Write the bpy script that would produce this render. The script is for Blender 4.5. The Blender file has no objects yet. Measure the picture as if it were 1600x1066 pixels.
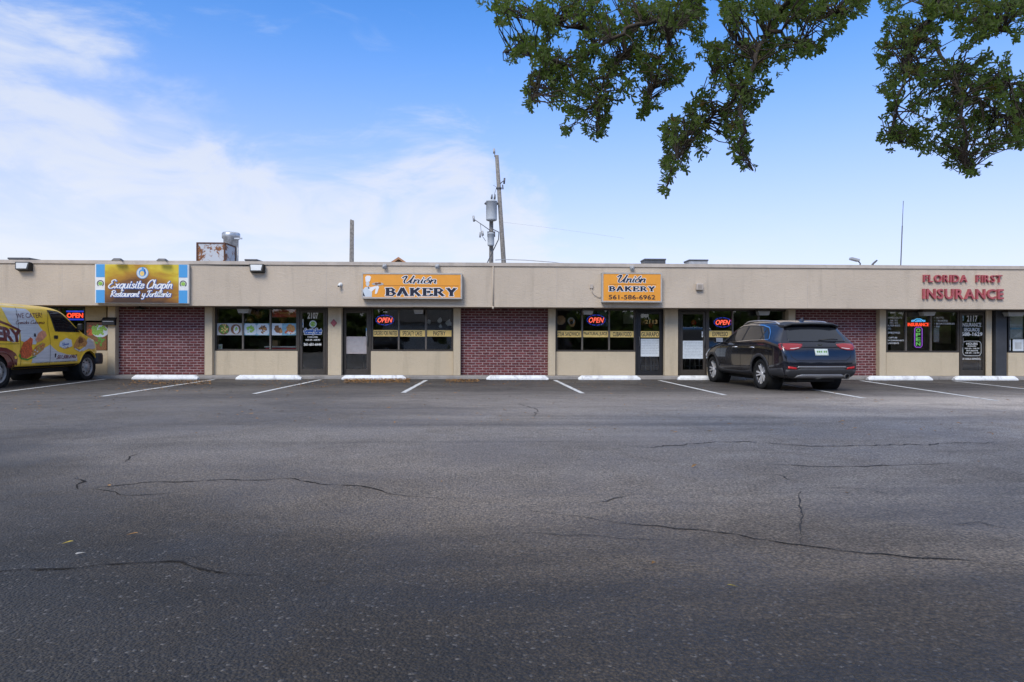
import bpy, bmesh, math, random
from mathutils import Vector, Matrix, noise as mnoise
from mathutils.bvhtree import BVHTree
from mathutils.geometry import delaunay_2d_cdt
R = math.radians
rnd = random.Random(7)
SC = bpy.context.scene
COL = SC.collection

# ------------------------------------------------------------------ camera
CAM_H = 1.12
YAW, ROLL = R(1.66), R(0.165)
F = 1067.0 / 1600.0                      # focal length in picture widths
cam_d = bpy.data.cameras.new('camera'); cam = bpy.data.objects.new('camera', cam_d)
COL.objects.link(cam)
cam_d.sensor_width = 36.0; cam_d.lens = 36.0 * F; cam_d.clip_start = 0.05; cam_d.clip_end = 4000
_f = Vector((math.sin(YAW), math.cos(YAW), 0)); _r0 = Vector((math.cos(YAW), -math.sin(YAW), 0)); _u0 = Vector((0, 0, 1))
_r = _r0 * math.cos(ROLL) + _u0 * math.sin(ROLL); _u = _u0 * math.cos(ROLL) - _r0 * math.sin(ROLL)
cam.matrix_world = Matrix(((_r.x, _u.x, -_f.x, 0), (_r.y, _u.y, -_f.y, 0), (_r.z, _u.z, -_f.z, CAM_H), (0, 0, 0, 1)))
SC.camera = cam

# ------------------------------------------------------------------ world, sun, exposure
SUN_EL, SUN_AZ = R(44), R(205)           # azimuth clockwise from +Y: behind the camera, a little to its left
EXPOSURE = 0.78
vs = SC.view_settings
vs.view_transform = 'Standard'; vs.look = 'None'; vs.gamma = 1.0; vs.use_curve_mapping = False; vs.exposure = EXPOSURE
world = bpy.data.worlds.new('World'); SC.world = world; world.use_nodes = True

class NT:
    """tiny node-building helper"""
    def __init__(s, tree): s.t = tree
    def n(s, typ, **kw):
        nd = s.t.nodes.new(typ)
        for k, v in kw.items():
            if k.startswith('i_'):
                key = k[2:]
                key = int(key) if key.isdigit() else key.replace('_', ' ')
                s.set(nd.inputs[key], v)
            else: setattr(nd, k, v)
        return nd
    def set(s, sock, v):
        if hasattr(v, 'node'): s.t.links.new(v, sock)
        else:
            try: sock.default_value = v
            except Exception: sock.default_value = (v[0], v[1], v[2], 1.0)
    def m(s, op, a, b=0.0, c=None, clamp=False):
        nd = s.t.nodes.new('ShaderNodeMath'); nd.operation = op; nd.use_clamp = clamp
        s.set(nd.inputs[0], a); s.set(nd.inputs[1], b)
        if c is not None: s.set(nd.inputs[2], c)
        return nd.outputs[0]
    def mr(s, v, a, b, c=0.0, d=1.0, smooth=True):
        nd = s.t.nodes.new('ShaderNodeMapRange')
        if smooth: nd.interpolation_type = 'SMOOTHSTEP'
        for k, x in enumerate((v, a, b, c, d)): s.set(nd.inputs[k], x)
        return nd.outputs[0]
    def mix(s, f, a, b, mode='MIX'):
        nd = s.t.nodes.new('ShaderNodeMix'); nd.data_type = 'RGBA'; nd.blend_type = mode
        s.set(nd.inputs[0], f)
        for k, x in ((6, a), (7, b)):
            if isinstance(x, tuple) and len(x) == 3: x = (*x, 1.0)
            s.set(nd.inputs[k], x)
        return nd.outputs[2]
    def noise(s, vec, scale, detail=4, rough=.55, dist=0.0, out=0):
        nd = s.t.nodes.new('ShaderNodeTexNoise')
        if vec is not None: s.t.links.new(vec, nd.inputs['Vector'])
        nd.inputs['Scale'].default_value = scale; nd.inputs['Detail'].default_value = detail
        nd.inputs['Roughness'].default_value = rough; nd.inputs['Distortion'].default_value = dist
        return nd.outputs[out]
    def ramp(s, v, stops, interp='LINEAR'):
        nd = s.t.nodes.new('ShaderNodeValToRGB'); cr = nd.color_ramp; cr.interpolation = interp
        while len(cr.elements) < len(stops): cr.elements.new(0.5)
        for e, (p, c) in zip(cr.elements, stops):
            e.position = p; e.color = (c, c, c, 1) if not isinstance(c, tuple) else (*c, 1)
        s.set(nd.inputs[0], v); return nd.outputs[0]
    def mapping(s, vec, scale=(1, 1, 1), loc=(0, 0, 0), rot=(0, 0, 0)):
        nd = s.t.nodes.new('ShaderNodeMapping'); s.t.links.new(vec, nd.inputs['Vector'])
        nd.inputs['Scale'].default_value = scale; nd.inputs['Location'].default_value = loc
        nd.inputs['Rotation'].default_value = rot
        return nd.outputs[0]

w = NT(world.node_tree); world.node_tree.nodes.clear()
sky = w.n('ShaderNodeTexSky', sky_type='NISHITA', sun_disc=False)
sky.sun_elevation = SUN_EL; sky.sun_rotation = SUN_AZ
sky.air_density = 1.0; sky.dust_density = 0.4; sky.ozone_density = 2.0; sky.altitude = 0
gen = w.n('ShaderNodeTexCoord').outputs['Generated']
sep = w.n('ShaderNodeSeparateXYZ', i_0=gen)
dx, dy, dz = sep.outputs
cn = w.noise(w.mapping(gen, (2.6, 2.6, 6.5), (.3, .1, .2)), 1.0, 9, .62, .5)
cn2 = w.noise(w.mapping(gen, (4.5, 3, 11), (1.3, .1, .7), (0, R(24), 0)), 1.3, 8, .6, .9)
line = w.ramp(w.m('MULTIPLY_ADD', dx, .5, .5),
              [(.0, .42), (.20, .395), (.28, .355), (.34, .285), (.40, .245), (.475, .29), (.53, .20), (.58, .10), (.75, .08), (1.0, .12)])
d0 = w.m('SUBTRACT', line, dz)
d1 = w.m('ADD', d0, w.m('MULTIPLY', w.m('SUBTRACT', cn, .5), .40))
d1 = w.m('ADD', d1, w.m('MULTIPLY', w.m('SUBTRACT', cn2, .5), .15))
cov = w.mr(d1, -.03, .075)
cov = w.m('MULTIPLY', cov, w.mr(cn2, .30, .60, .34, 1.0))
wisp = w.m('MULTIPLY', w.mr(cn2, .56, .78), .22)
cov = w.m('MAXIMUM', cov, wisp)
cov = w.m('MULTIPLY', cov, .93)
haze = w.m('POWER', w.m('MULTIPLY_ADD', w.m('MAXIMUM', dz, 0.0), -2.1, 1.0, clamp=True), 1.6)
haze = w.m('MULTIPLY', haze, .93)
skyc = w.mix(1.0, sky.outputs[0], w.mix(w.mr(dz, .08, .42), (.74, .77, 1.2), (.46, .93, 1.45)), 'MULTIPLY')
skyc = w.mix(haze, skyc, (5.1, 5.3, 5.75))
cov = w.m('MAXIMUM', cov, w.m('MULTIPLY', w.mr(w.m('ADD', dz, w.m('MULTIPLY', w.m('SUBTRACT', cn, .5), .5)), .50, .63), .90))   # cloud added overhead, above the view, to whiten the blue sky light
skyc = w.mix(cov, skyc, w.mix(w.mr(dz, .05, .3), (5.0, 5.3, 5.8), (4.2, 4.6, 5.55)))
bg = w.n('ShaderNodeBackground', i_Color=skyc, i_Strength=0.10)
w.t.links.new(bg.outputs[0], w.n('ShaderNodeOutputWorld').inputs[0])

sun_d = bpy.data.lights.new('sun', 'SUN'); sun_d.energy = 1.5; sun_d.angle = R(24); sun_d.color = (1.0, .95, .88)
sun = bpy.data.objects.new('sun', sun_d); COL.objects.link(sun)
_sd = Vector((math.sin(SUN_AZ) * math.cos(SUN_EL), math.cos(SUN_AZ) * math.cos(SUN_EL), math.sin(SUN_EL)))
sun.rotation_euler = _sd.to_track_quat('Z', 'Y').to_euler()

# ------------------------------------------------------------------ helpers
def ray(px, py):
    return _f + _r * ((px - 800) / 1067.0) + _u * ((533 - py) / 1067.0)
def at(px, py, Y):
    """the point of the vertical plane y = Y that the photograph shows at (px, py)"""
    d = ray(px, py); t = Y / d.y
    return Vector((d.x * t, Y, CAM_H + d.z * t))
def gnd(px, py, z=0.0):
    d = ray(px, py); t = (z - CAM_H) / d.z
    return Vector((d.x * t, d.y * t, z))
def proj(p):
    q = Vector(p) - Vector((0, 0, CAM_H)); dd = q.dot(_f)
    if dd < .05: return None
    return 800 + 1067 * q.dot(_r) / dd, 533 - 1067 * q.dot(_u) / dd
def rect(x0, y0, x1, y1, Y):
    """photograph rectangle on plane y = Y -> (X0, X1, Z0, Z1)"""
    a = at(x0, (y0 + y1) / 2, Y); b = at(x1, (y0 + y1) / 2, Y)
    c = at((x0 + x1) / 2, y1, Y); d = at((x0 + x1) / 2, y0, Y)
    return a.x, b.x, c.z, d.z

class MB:
    def __init__(s): s.v = []; s.f = []; s.sm = []
    def add(s, vs, fs, smooth=False):
        o = len(s.v); s.v += [tuple(p) for p in vs]
        s.f += [tuple(i + o for i in f) for f in fs]; s.sm += [smooth] * len(fs); return s
    def box(s, x0, x1, y0, y1, z0, z1, M=None):
        c = [Vector((x, y, z)) for z in (z0, z1) for y in (y0, y1) for x in (x0, x1)]
        if M: c = [M @ p for p in c]
        return s.add(c, [(0, 2, 3, 1), (4, 5, 7, 6), (0, 1, 5, 4), (2, 6, 7, 3), (1, 3, 7, 5), (0, 4, 6, 2)])
    def bbox(s, x0, x1, y0, y1, z0, z1, b=.01):
        """box with chamfered edges"""
        bm = bmesh.new(); bmesh.ops.create_cube(bm, size=1)
        for v in bm.verts:
            v.co = Vector(((x0 + x1) / 2 + v.co.x * (x1 - x0), (y0 + y1) / 2 + v.co.y * (y1 - y0), (z0 + z1) / 2 + v.co.z * (z1 - z0)))
        bmesh.ops.bevel(bm, geom=bm.edges[:], offset=b, segments=2, affect='EDGES', profile=.5)
        bm.verts.index_update()
        s.add([v.co.copy() for v in bm.verts], [tuple(v.index for v in f.verts) for f in bm.faces]); bm.free(); return s
    def tube(s, pts, rad, n=8, cap=True):
        pts = [Vector(p) for p in pts]; m = len(pts); rr = rad if isinstance(rad, (list, tuple)) else [rad] * m
        vs = []; fs = []; ref = None
        for i, p in enumerate(pts):
            t = (pts[min(i + 1, m - 1)] - pts[max(i - 1, 0)]).normalized()
            if ref is None: ref = t.orthogonal().normalized()
            ref = (ref - t * ref.dot(t)); ref = ref.normalized() if ref.length > 1e-6 else t.orthogonal().normalized()
            b = t.cross(ref)
            for k in range(n):
                a = 2 * math.pi * k / n
                vs.append(p + (ref * math.cos(a) + b * math.sin(a)) * rr[i])
        for i in range(m - 1):
            for k in range(n):
                fs.append((i * n + k, i * n + (k + 1) % n, (i + 1) * n + (k + 1) % n, (i + 1) * n + k))
        if cap: fs += [tuple(range(n))[::-1], tuple((m - 1) * n + k for k in range(n))]
        return s.add(vs, fs, True)
    def lathe(s, prof, n=24, M=None, closed=False, cap=True):
        """prof: (radius, height) turned round local z"""
        vs = []; fs = []; m = len(prof)
        for r_, z_ in prof:
            for k in range(n):
                a = 2 * math.pi * k / n; p = Vector((r_ * math.cos(a), r_ * math.sin(a), z_)); vs.append(M @ p if M else p)
        for i in range(m - 1 + (1 if closed else 0)):
            j = (i + 1) % m
            for k in range(n): fs.append((i * n + k, i * n + (k + 1) % n, j * n + (k + 1) % n, j * n + k))
        if not closed and cap: fs += [tuple(range(n))[::-1], tuple((m - 1) * n + k for k in range(n))]
        return s.add(vs, fs, True)
    def prism(s, pts, Y0, Y1):
        """outline in x,z; front face at Y0, back at Y1"""
        n = len(pts); vs = [(x, Y0, z) for x, z in pts] + [(x, Y1, z) for x, z in pts]
        fs = [tuple(range(n)), tuple(range(2 * n - 1, n - 1, -1))] + [(i, i + n, (i + 1) % n + n, (i + 1) % n) for i in range(n)]
        return s.add(vs, fs)
    def disc(s, cx, cz, rx, rz, Y0, Y1, n=24, a0=0):
        return s.prism([(cx + rx * math.cos(a0 + 2 * math.pi * k / n), cz + rz * math.sin(a0 + 2 * math.pi * k / n)) for k in range(n)], Y0, Y1)
    def ring(s, cx, cz, rx, rz, wd, Y0, Y1, n=28, a0=0.0, a1=2 * math.pi):
        for k in range(n):
            a = a0 + (a1 - a0) * k / n; b = a0 + (a1 - a0) * (k + 1) / n
            q = [(cx + (rx + e) * math.cos(t), cz + (rz + e) * math.sin(t)) for t, e in ((a, 0), (b, 0), (b, -wd), (a, -wd))]
            s.prism(q, Y0, Y1)
        return s
    def mesh(s, name):
        me = bpy.data.meshes.new(name); me.from_pydata([tuple(p) for p in s.v], [], s.f); me.update()
        if any(s.sm): me.polygons.foreach_set('use_smooth', s.sm)
        return me
    def build(s, name, mat, parent=None, fix=True):
        me = s.mesh(name)
        if fix and len(s.f) < 60000:
            bm = bmesh.new(); bm.from_mesh(me); bmesh.ops.recalc_face_normals(bm, faces=bm.faces); bm.to_mesh(me); bm.free()
        return link(name, me, mat, parent)

def link(name, me, mat, parent=None):
    o = bpy.data.objects.new(name, me); COL.objects.link(o)
    if mat is not None and not me.materials: me.materials.append(mat)
    if parent is not None: o.parent = parent; o.matrix_parent_inverse = Matrix.Identity(4)
    return o
def tag(o, label=None, cat=None, group=None, kind=None):
    if label: o['label'] = label
    if cat: o['category'] = cat
    if group: o['group'] = group
    if kind: o['kind'] = kind
    return o
def empty(name, label, cat, loc=(0, 0, 0), rz=0, group=None):
    o = bpy.data.objects.new(name, None); COL.objects.link(o); o.location = loc; o.rotation_euler = (0, 0, rz)
    o.empty_display_size = .2
    return tag(o, label, cat, group)
def copy_tree(o, parent=None):
    c = o.copy(); COL.objects.link(c)
    if parent is not None: c.parent = parent
    for ch in [x for x in o.children]: copy_tree(ch, c)
    return c

# ------------------------------------------------------------------ lettering
_txt = {}
def text_geo(body, offset=0.0, spacing=1.0):
    key = (body, offset, spacing)
    if key not in _txt:
        cu = bpy.data.curves.new('t', 'FONT'); cu.body = body; cu.size = 1.0; cu.offset = offset; cu.space_character = spacing
        cu.resolution_u = 3; cu.fill_mode = 'FRONT'
        ob = bpy.data.objects.new('t', cu); me = bpy.data.meshes.new_from_object(ob)
        vs = [v.co.copy() for v in me.vertices]; fs = [tuple(p.vertices) for p in me.polygons]
        bpy.data.objects.remove(ob); bpy.data.curves.remove(cu); bpy.data.meshes.remove(me)
        _txt[key] = (vs, fs)
    return _txt[key]
def add_text(mb, body, x0, x1, z0, z1, Y, offset=0.0, spacing=1.0, shear=0.0, grow=0.0, thick=0.0, fn=None):
    """flat letters fitted into x0..x1, z0..z1 of the plane y = Y (or mapped by fn(x, z))"""
    bv, _ = text_geo(body, 0.0, spacing)
    vs, fs = text_geo(body, offset, spacing)
    ax = min(v.x for v in bv); bx = max(v.x for v in bv); az = min(v.y for v in bv); bz = max(v.y for v in bv)
    sx = (x1 - x0) / (bx - ax); sz = (z1 - z0) / (bz - az); out = []
    for v in vs:
        z = (v.y - az) * sz; x = (v.x - ax) * sx + shear * (z - (z1 - z0) / 2)
        p = (x0 + x, z0 + z)
        out.append(fn(*p) if fn else (p[0], Y, p[1]))
    if thick and not fn:
        n = len(out); edges = {}
        for f in fs:
            for a, b in zip(f, f[1:] + f[:1]): edges[(a, b)] = 1
        rim = [(a, b) for (a, b) in edges if (b, a) not in edges]
        mb.add(out + [(x, y + thick, z) for x, y, z in out], list(fs) + [(b, a, a + n, b + n) for a, b in rim])
    else: mb.add(out, fs)
    return mb

GL = {  # pen strokes of a script hand: advance, strokes
 'a': (.50, [[(.42,.44),(.24,.51),(.06,.32),(.08,.06),(.22,-.01),(.40,.2)], [(.44,.5),(.41,.08),(.50,.02)]]),
 'b': (.42, [[(.08,1),(.06,.1),(.2,0),(.36,.15),(.34,.4),(.2,.48),(.08,.3)]]),
 'd': (.46, [[(.36,.42),(.22,.5),(.06,.3),(.08,.06),(.2,0),(.34,.15),(.4,1),(.38,.1),(.46,.02)]]),
 'e': (.36, [[(.04,.22),(.3,.3),(.3,.44),(.18,.5),(.05,.3),(.08,.05),(.2,0),(.36,.12)]]),
 'f': (.28, [[(.32,.9),(.2,1),(.12,.8),(.1,-.3)], [(0,.5),(.28,.52)]]),
 'h': (.43, [[(.08,0),(.1,1)], [(.08,.2),(.2,.46),(.32,.42),(.32,.08),(.42,.02)]]),
 'i': (.22, [[(.1,.5),(.08,.08),(.2,.02)], [(.11,.68),(.12,.76)]]),
 'í': (.22, [[(.1,.5),(.08,.08),(.2,.02)], [(.1,.64),(.2,.84)]]),
 'l': (.22, [[(.08,.3),(.18,.9),(.12,1),(.07,.7),(.07,.08),(.2,.02)]]),
 'm': (.57, [[(.06,.5),(.06,0)], [(.06,.25),(.18,.48),(.26,.4),(.26,0)], [(.26,.25),(.38,.48),(.46,.4),(.46,.06),(.56,.02)]]),
 'n': (.44, [[(.06,.5),(.06,0)], [(.06,.22),(.2,.48),(.32,.42),(.32,.08),(.42,.02)]]),
 'o': (.38, [[(.2,.5),(.05,.35),(.05,.12),(.18,0),(.33,.12),(.33,.36),(.2,.5)]]),
 'ó': (.38, [[(.2,.5),(.05,.35),(.05,.12),(.18,0),(.33,.12),(.33,.36),(.2,.5)], [(.18,.62),(.3,.82)]]),
 'p': (.42, [[(.08,.5),(.06,-.38)], [(.07,.3),(.2,.5),(.36,.38),(.34,.1),(.2,0),(.08,.12)]]),
 'q': (.44, [[(.36,.42),(.22,.5),(.06,.3),(.08,.06),(.2,0),(.34,.15)], [(.38,.5),(.36,-.36),(.48,-.25)]]),
 'r': (.3, [[(.06,.5),(.06,0)], [(.06,.28),(.18,.5),(.3,.46)]]),
 's': (.34, [[(.3,.42),(.18,.5),(.08,.4),(.22,.25),(.3,.12),(.18,0),(.04,.08)]]),
 't': (.28, [[(.14,.85),(.1,.1),(.18,0),(.28,.06)], [(0,.55),(.28,.58)]]),
 'u': (.44, [[(.06,.5),(.05,.12),(.16,0),(.3,.12),(.34,.5)], [(.34,.5),(.33,.08),(.43,.02)]]),
 'x': (.42, [[(.04,.48),(.16,.4),(.26,.08),(.4,.04)], [(.36,.5),(.04,0)]]),
 'y': (.42, [[(.06,.5),(.06,.15),(.18,.04),(.34,.2)], [(.36,.5),(.32,-.2),(.18,-.38),(.06,-.28)]]),
 'E': (.62, [[(.6,.85),(.42,1),(.22,.85),(.3,.6),(.42,.55),(.2,.5),(.06,.25),(.16,.02),(.4,0),(.6,.18)]]),
 'C': (.58, [[(.58,.8),(.48,1),(.24,.9),(.08,.5),(.12,.1),(.32,-.02),(.58,.15)]]),
 'R': (.58, [[(.16,.95),(.1,0)], [(.04,.8),(.3,1),(.52,.85),(.44,.6),(.18,.5),(.34,.25),(.56,.02)]]),
 'T': (.5, [[(.06,.82),(.2,.96),(.62,.98)], [(.36,.95),(.26,.1),(.14,0),(.04,.08)]]),
 'U': (.74, [[(-.02,.72),(.1,.95),(.22,.9),(.17,.3),(.26,.02),(.42,.1),(.58,.6),(.64,.98)], [(.62,.9),(.58,.1),(.72,.04)]]),
 ' ': (.3, [])}
SLAB = {  # broad slab-serif capitals (straight strokes; vertical strokes heavy)
 'B': (1.0, [[(.22,0),(.22,1)], [(.22,.97),(.6,.96),(.78,.76),(.6,.53),(.22,.53)], [(.6,.53),(.86,.28),(.66,.04),(.22,.03)], [(0,.03),(.3,.03)], [(0,.97),(.3,.97)]]),
 'A': (1.1, [[(.5,1),(.12,.03)], [(.5,1),(.9,.03)], [(.25,.34),(.75,.34)], [(0,.03),(.28,.03)], [(.7,.03),(1.08,.03)]]),
 'K': (1.1, [[(.22,0),(.22,1)], [(.85,.97),(.3,.45)], [(.45,.6),(.92,.03)], [(0,.03),(.42,.03)], [(0,.97),(.42,.97)], [(.68,.97),(1.0,.97)], [(.74,.03),(1.08,.03)]]),
 'E': (.95, [[(.22,0),(.22,1)], [(.0,.97),(.82,.97)], [(.22,.52),(.6,.52)], [(0,.03),(.85,.03)], [(.82,.97),(.82,.74)], [(.85,.03),(.85,.28)], [(.6,.66),(.6,.38)]]),
 'R': (1.08, [[(.22,0),(.22,1)], [(0,.97),(.6,.96),(.8,.74),(.6,.5),(.22,.48)], [(.5,.5),(.9,.03)], [(0,.03),(.42,.03)], [(.8,.03),(1.06,.03)]]),
 'Y': (1.05, [[(.2,.97),(.52,.48)], [(.86,.97),(.52,.48)], [(.52,.5),(.52,0)], [(.32,.03),(.74,.03)], [(0,.97),(.4,.97)], [(.7,.97),(1.04,.97)]])}
def catmull(p, k=4):
    if len(p) < 3: return p
    out = []
    for i in range(len(p) - 1):
        a, b, c, d = p[max(i - 1, 0)], p[i], p[i + 1], p[min(i + 2, len(p) - 1)]
        for s_ in range(k):
            t = s_ / k
            out.append(tuple(.5 * (2 * b[j] + (c[j] - a[j]) * t + (2 * a[j] - 5 * b[j] + 4 * c[j] - d[j]) * t * t + (3 * b[j] - a[j] - 3 * c[j] + d[j]) * t ** 3) for j in range(2)))
    return out + [p[-1]]
def add_script(mb, body, x0, x1, z0, z1, Y, pen=.11, thin=.4, grow=0.0, shear=.3, glyphs=GL, spline=True, gap=0.0, fn=None, asp=1.0):
    """pen-drawn words fitted into x0..x1; z0 is the base line, z1 the cap height"""
    tot = sum(glyphs[c][0] + gap for c in body) - gap; sx = (x1 - x0) / tot; sz = z1 - z0; cur = 0; k_ = 0
    for c in body:
        adv, strokes = glyphs[c]
        for st in strokes:
            p = catmull(st) if spline else st
            pts = [(x0 + (cur + q[0]) * sx + shear * (q[1] - .4) * sz, z0 + q[1] * sz) for q in p]
            n = len(pts); L = []; Rr = []
            for i in range(n):
                ax, az = pts[max(i - 1, 0)]; bx, bz = pts[min(i + 1, n - 1)]
                tx, tz = bx - ax, bz - az; l = math.hypot(tx, tz) or 1; tx /= l; tz /= l
                wd = pen * sz * (thin + (1 - thin) * abs(tz)) * .5 + grow
                e = grow + (pen * sz * .2 if spline else 0.0)
                ox = -tx * e if i == 0 else (tx * e if i == n - 1 else 0); oz = -tz * e if i == 0 else (tz * e if i == n - 1 else 0)
                L.append((pts[i][0] - tz * wd + ox, pts[i][1] + tx * wd + oz)); Rr.append((pts[i][0] + tz * wd + ox, pts[i][1] - tx * wd + oz))
            k_ += 1; yy = Y - (k_ % 7) * .00007
            V = [(fn(*q) if fn else (q[0], yy, q[1])) for q in L + Rr]
            mb.add(V, [(i, i + 1, n + i + 1, n + i) for i in range(n - 1)])
        cur += adv + gap
    return mb
# ------------------------------------------------------------------ materials
def pmat(name, col, rough=.6, spec=.5, metal=0.0, coat=0.0, emit=None, estr=0.0, var=0.0, vscale=6.0, bump=0.0, bscale=60.0, dirt=None, dscale=1.2, damt=.4, rand=0.0):
    m = bpy.data.materials.new(name); m.use_nodes = True; t = NT(m.node_tree)
    b = m.node_tree.nodes['Principled BSDF']
    pos = None
    if var or bump or dirt: pos = t.n('ShaderNodeNewGeometry').outputs['Position']
    c = (*col, 1.0)
    if var:
        nz = t.noise(pos, vscale, 5, .6)
        c = t.mix(t.mr(nz, .3, .7), tuple(x * (1 - var) for x in col), tuple(min(1, x * (1 + var)) for x in col))
    if dirt:
        nz = t.noise(pos, dscale, 8, .68, .4)
        c = t.mix(t.m('MULTIPLY', t.mr(nz, .48, .72), damt), c, dirt)
    if rand:
        oi = t.n('ShaderNodeObjectInfo').outputs['Random']
        k = t.mr(oi, 0, 1, 1 - rand, 1 + rand, False)
        c = t.mix(1.0, c, t.n('ShaderNodeCombineXYZ', i_0=k, i_1=k, i_2=k).outputs[0], 'MULTIPLY')
    t.set(b.inputs['Base Color'], c)
    b.inputs['Roughness'].default_value = rough; b.inputs['Metallic'].default_value = metal
    b.inputs['Specular IOR Level'].default_value = spec; b.inputs['Coat Weight'].default_value = coat
    if coat: b.inputs['Coat Roughness'].default_value = .03
    if emit: b.inputs['Emission Color'].default_value = (*emit, 1); b.inputs['Emission Strength'].default_value = estr
    if bump:
        bn = t.n('ShaderNodeBump', i_Strength=bump, i_Distance=.01, i_Height=t.noise(pos, bscale, 5, .65))
        t.t.links.new(bn.outputs[0], b.inputs['Normal'])
    return m
M = {}
# stucco: painted sand finish with trowel relief, rain streaks and grime
def stucco(name, col):
    m = bpy.data.materials.new(name); m.use_nodes = True; t = NT(m.node_tree); b = m.node_tree.nodes['Principled BSDF']
    pos = t.n('ShaderNodeNewGeometry').outputs['Position']
    big = t.noise(pos, .55, 6, .6); mid = t.noise(t.mapping(pos, (1, 1, .12)), 3.2, 6, .65, .3); fine = t.noise(pos, 22, 4, .6)
    c = t.mix(t.mr(big, .3, .7), tuple(x * .92 for x in col), tuple(x * 1.05 for x in col))
    c = t.mix(t.m('MULTIPLY', t.mr(mid, .5, .74), .42), c, tuple(x * .62 for x in col))
    c = t.mix(t.m('MULTIPLY', t.mr(fine, .5, .75), .16), c, tuple(x * .7 for x in col))
    t.set(b.inputs['Base Color'], c); b.inputs['Roughness'].default_value = .9; b.inputs['Specular IOR Level'].default_value = .2
    h = t.m('ADD', t.m('MULTIPLY', t.noise(t.mapping(pos, (1, 1, 1.7)), 11, 5, .6, 1.2), 1.0), t.m('MULTIPLY', t.noise(pos, 70, 3, .6), .5))
    t.t.links.new(t.n('ShaderNodeBump', i_Strength=.9, i_Distance=.012, i_Height=h).outputs[0], b.inputs['Normal'])
    return m
M['stucco'] = stucco('beige_stucco', (.57, .475, .37))
M['stucco_pale'] = stucco('pale_beige_stucco', (.56, .465, .33))
M['coping'] = pmat('coping_metal', (.50, .43, .36), .55, var=.1, vscale=2, dirt=(.2, .17, .14), dscale=3, damt=.35)
M['soffit'] = pmat('soffit_paint', (.30, .25, .2), .9, var=.1)
M['olive_panel'] = pmat('tan_panel', (.36, .30, .19), .8, var=.08)
M['mortar'] = pmat('mortar', (.345, .25, .245), .95, var=.16, vscale=9, bump=.5, bscale=90, dirt=(.25, .15, .14), dscale=2, damt=.35)
M['brick'] = pmat('dark_red_brick', (.130, .031, .032), .75, .4, var=.22, vscale=30, bump=.6, bscale=120, dirt=(.33, .2, .2), dscale=2.4, damt=.18, rand=.26)
M['bronze'] = pmat('dark_bronze_aluminium', (.065, .054, .044), .45, .5, .3, var=.12, vscale=9)
M['black_frame'] = pmat('black_frame_paint', (.012, .012, .014), .45, var=.1)
M['charcoal'] = pmat('charcoal_panel', (.045, .047, .052), .6, var=.12, vscale=3)
M['black'] = pmat('black_plastic', (.012, .012, .013), .5)
M['rubber'] = pmat('tyre_rubber', (.014, .014, .014), .85, .3, bump=.3, bscale=80, dirt=(.06, .055, .05), dscale=6, damt=.3)
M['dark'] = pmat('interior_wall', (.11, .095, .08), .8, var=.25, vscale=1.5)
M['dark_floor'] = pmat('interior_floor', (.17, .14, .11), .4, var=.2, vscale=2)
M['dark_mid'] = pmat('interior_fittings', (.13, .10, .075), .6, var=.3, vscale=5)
M['white'] = pmat('white_paint', (.78, .78, .76), .5, var=.04, dirt=(.4, .38, .34), dscale=4, damt=.3)
M['white_conc'] = pmat('painted_concrete', (.83, .83, .82), .8, var=.05, vscale=12, bump=.6, bscale=40, dirt=(.20, .185, .17), dscale=3.6, damt=.62)
M['road_paint'] = pmat('road_paint', (.62, .62, .60), .8, var=.12, vscale=14, dirt=(.1, .1, .1), dscale=7.0, damt=.85)
M['concrete'] = pmat('grey_concrete', (.30, .275, .25), .9, var=.14, vscale=3, bump=.4, bscale=40, dirt=(.1, .09, .085), dscale=2.2, damt=.6)
M['lamp_lens'] = pmat('lamp_lens', (.62, .62, .60), .25, var=.05)
M['lamp_lens_grey'] = pmat('grey_lens', (.34, .34, .32), .3, var=.1)
M['grey_metal'] = pmat('grey_metal', (.42, .42, .42), .5, .5, .2, var=.12, vscale=8)
M['dark_metal'] = pmat('dark_grey_metal', (.1, .1, .105), .5, .5, .3, var=.15)
M['silver'] = pmat('brushed_silver', (.62, .62, .63), .32, .5, .9, var=.1, vscale=5)
M['galv'] = pmat('galvanised_steel', (.50, .51, .52), .42, .5, .75, var=.22, vscale=6, dirt=(.28, .2, .14), dscale=5, damt=.5)
M['chrome'] = pmat('chrome', (.8, .8, .8), .1, .5, 1.0)
M['wood_pole'] = pmat('weathered_wood', (.22, .20, .18), .95, var=.3, vscale=9, bump=.6, bscale=30)
M['transformer'] = pmat('transformer_grey', (.50, .53, .56), .5, var=.06)
M['orange'] = pmat('orange_sign_face', (.83, .34, .035), .42, var=.05, vscale=3)
M['gold_band'] = pmat('gold_vinyl', (.88, .61, .19), .5, var=.07, vscale=5)
M['navy_ink'] = pmat('navy_ink', (.008, .009, .025), .5)
M['brown_line'] = pmat('brown_line', (.33, .1, .01), .5)
M['white_ink'] = pmat('white_ink', (.82, .82, .82), .5)
M['vinyl'] = pmat('white_vinyl', (.66, .66, .64), .6)
M['sky_blue'] = pmat('light_blue_print', (.07, .33, .66), .45)
M['deep_blue'] = pmat('blue_print', (.015, .10, .38), .45)
M['red_letter'] = pmat('faded_red_letter', (.40, .085, .095), .55, var=.18, vscale=7)
M['paper'] = pmat('white_paper', (.60, .64, .66), .85, var=.06, vscale=14)
M['paper_mauve'] = pmat('aged_paper', (.36, .32, .32), .85, var=.1, vscale=10)
M['ink'] = pmat('faded_ink', (.33, .36, .38), .8)
M['red'] = pmat('red_banner', (.62, .03, .02), .5, var=.15)
M['red_counter'] = pmat('red_laminate', (.60, .04, .05), .5, var=.1)
M['cardboard'] = pmat('cardboard', (.46, .29, .15), .8, var=.08)
M['gold_ball'] = pmat('gold_lantern', (.5, .3, .09), .35, .5, .6, var=.3, vscale=20)
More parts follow.
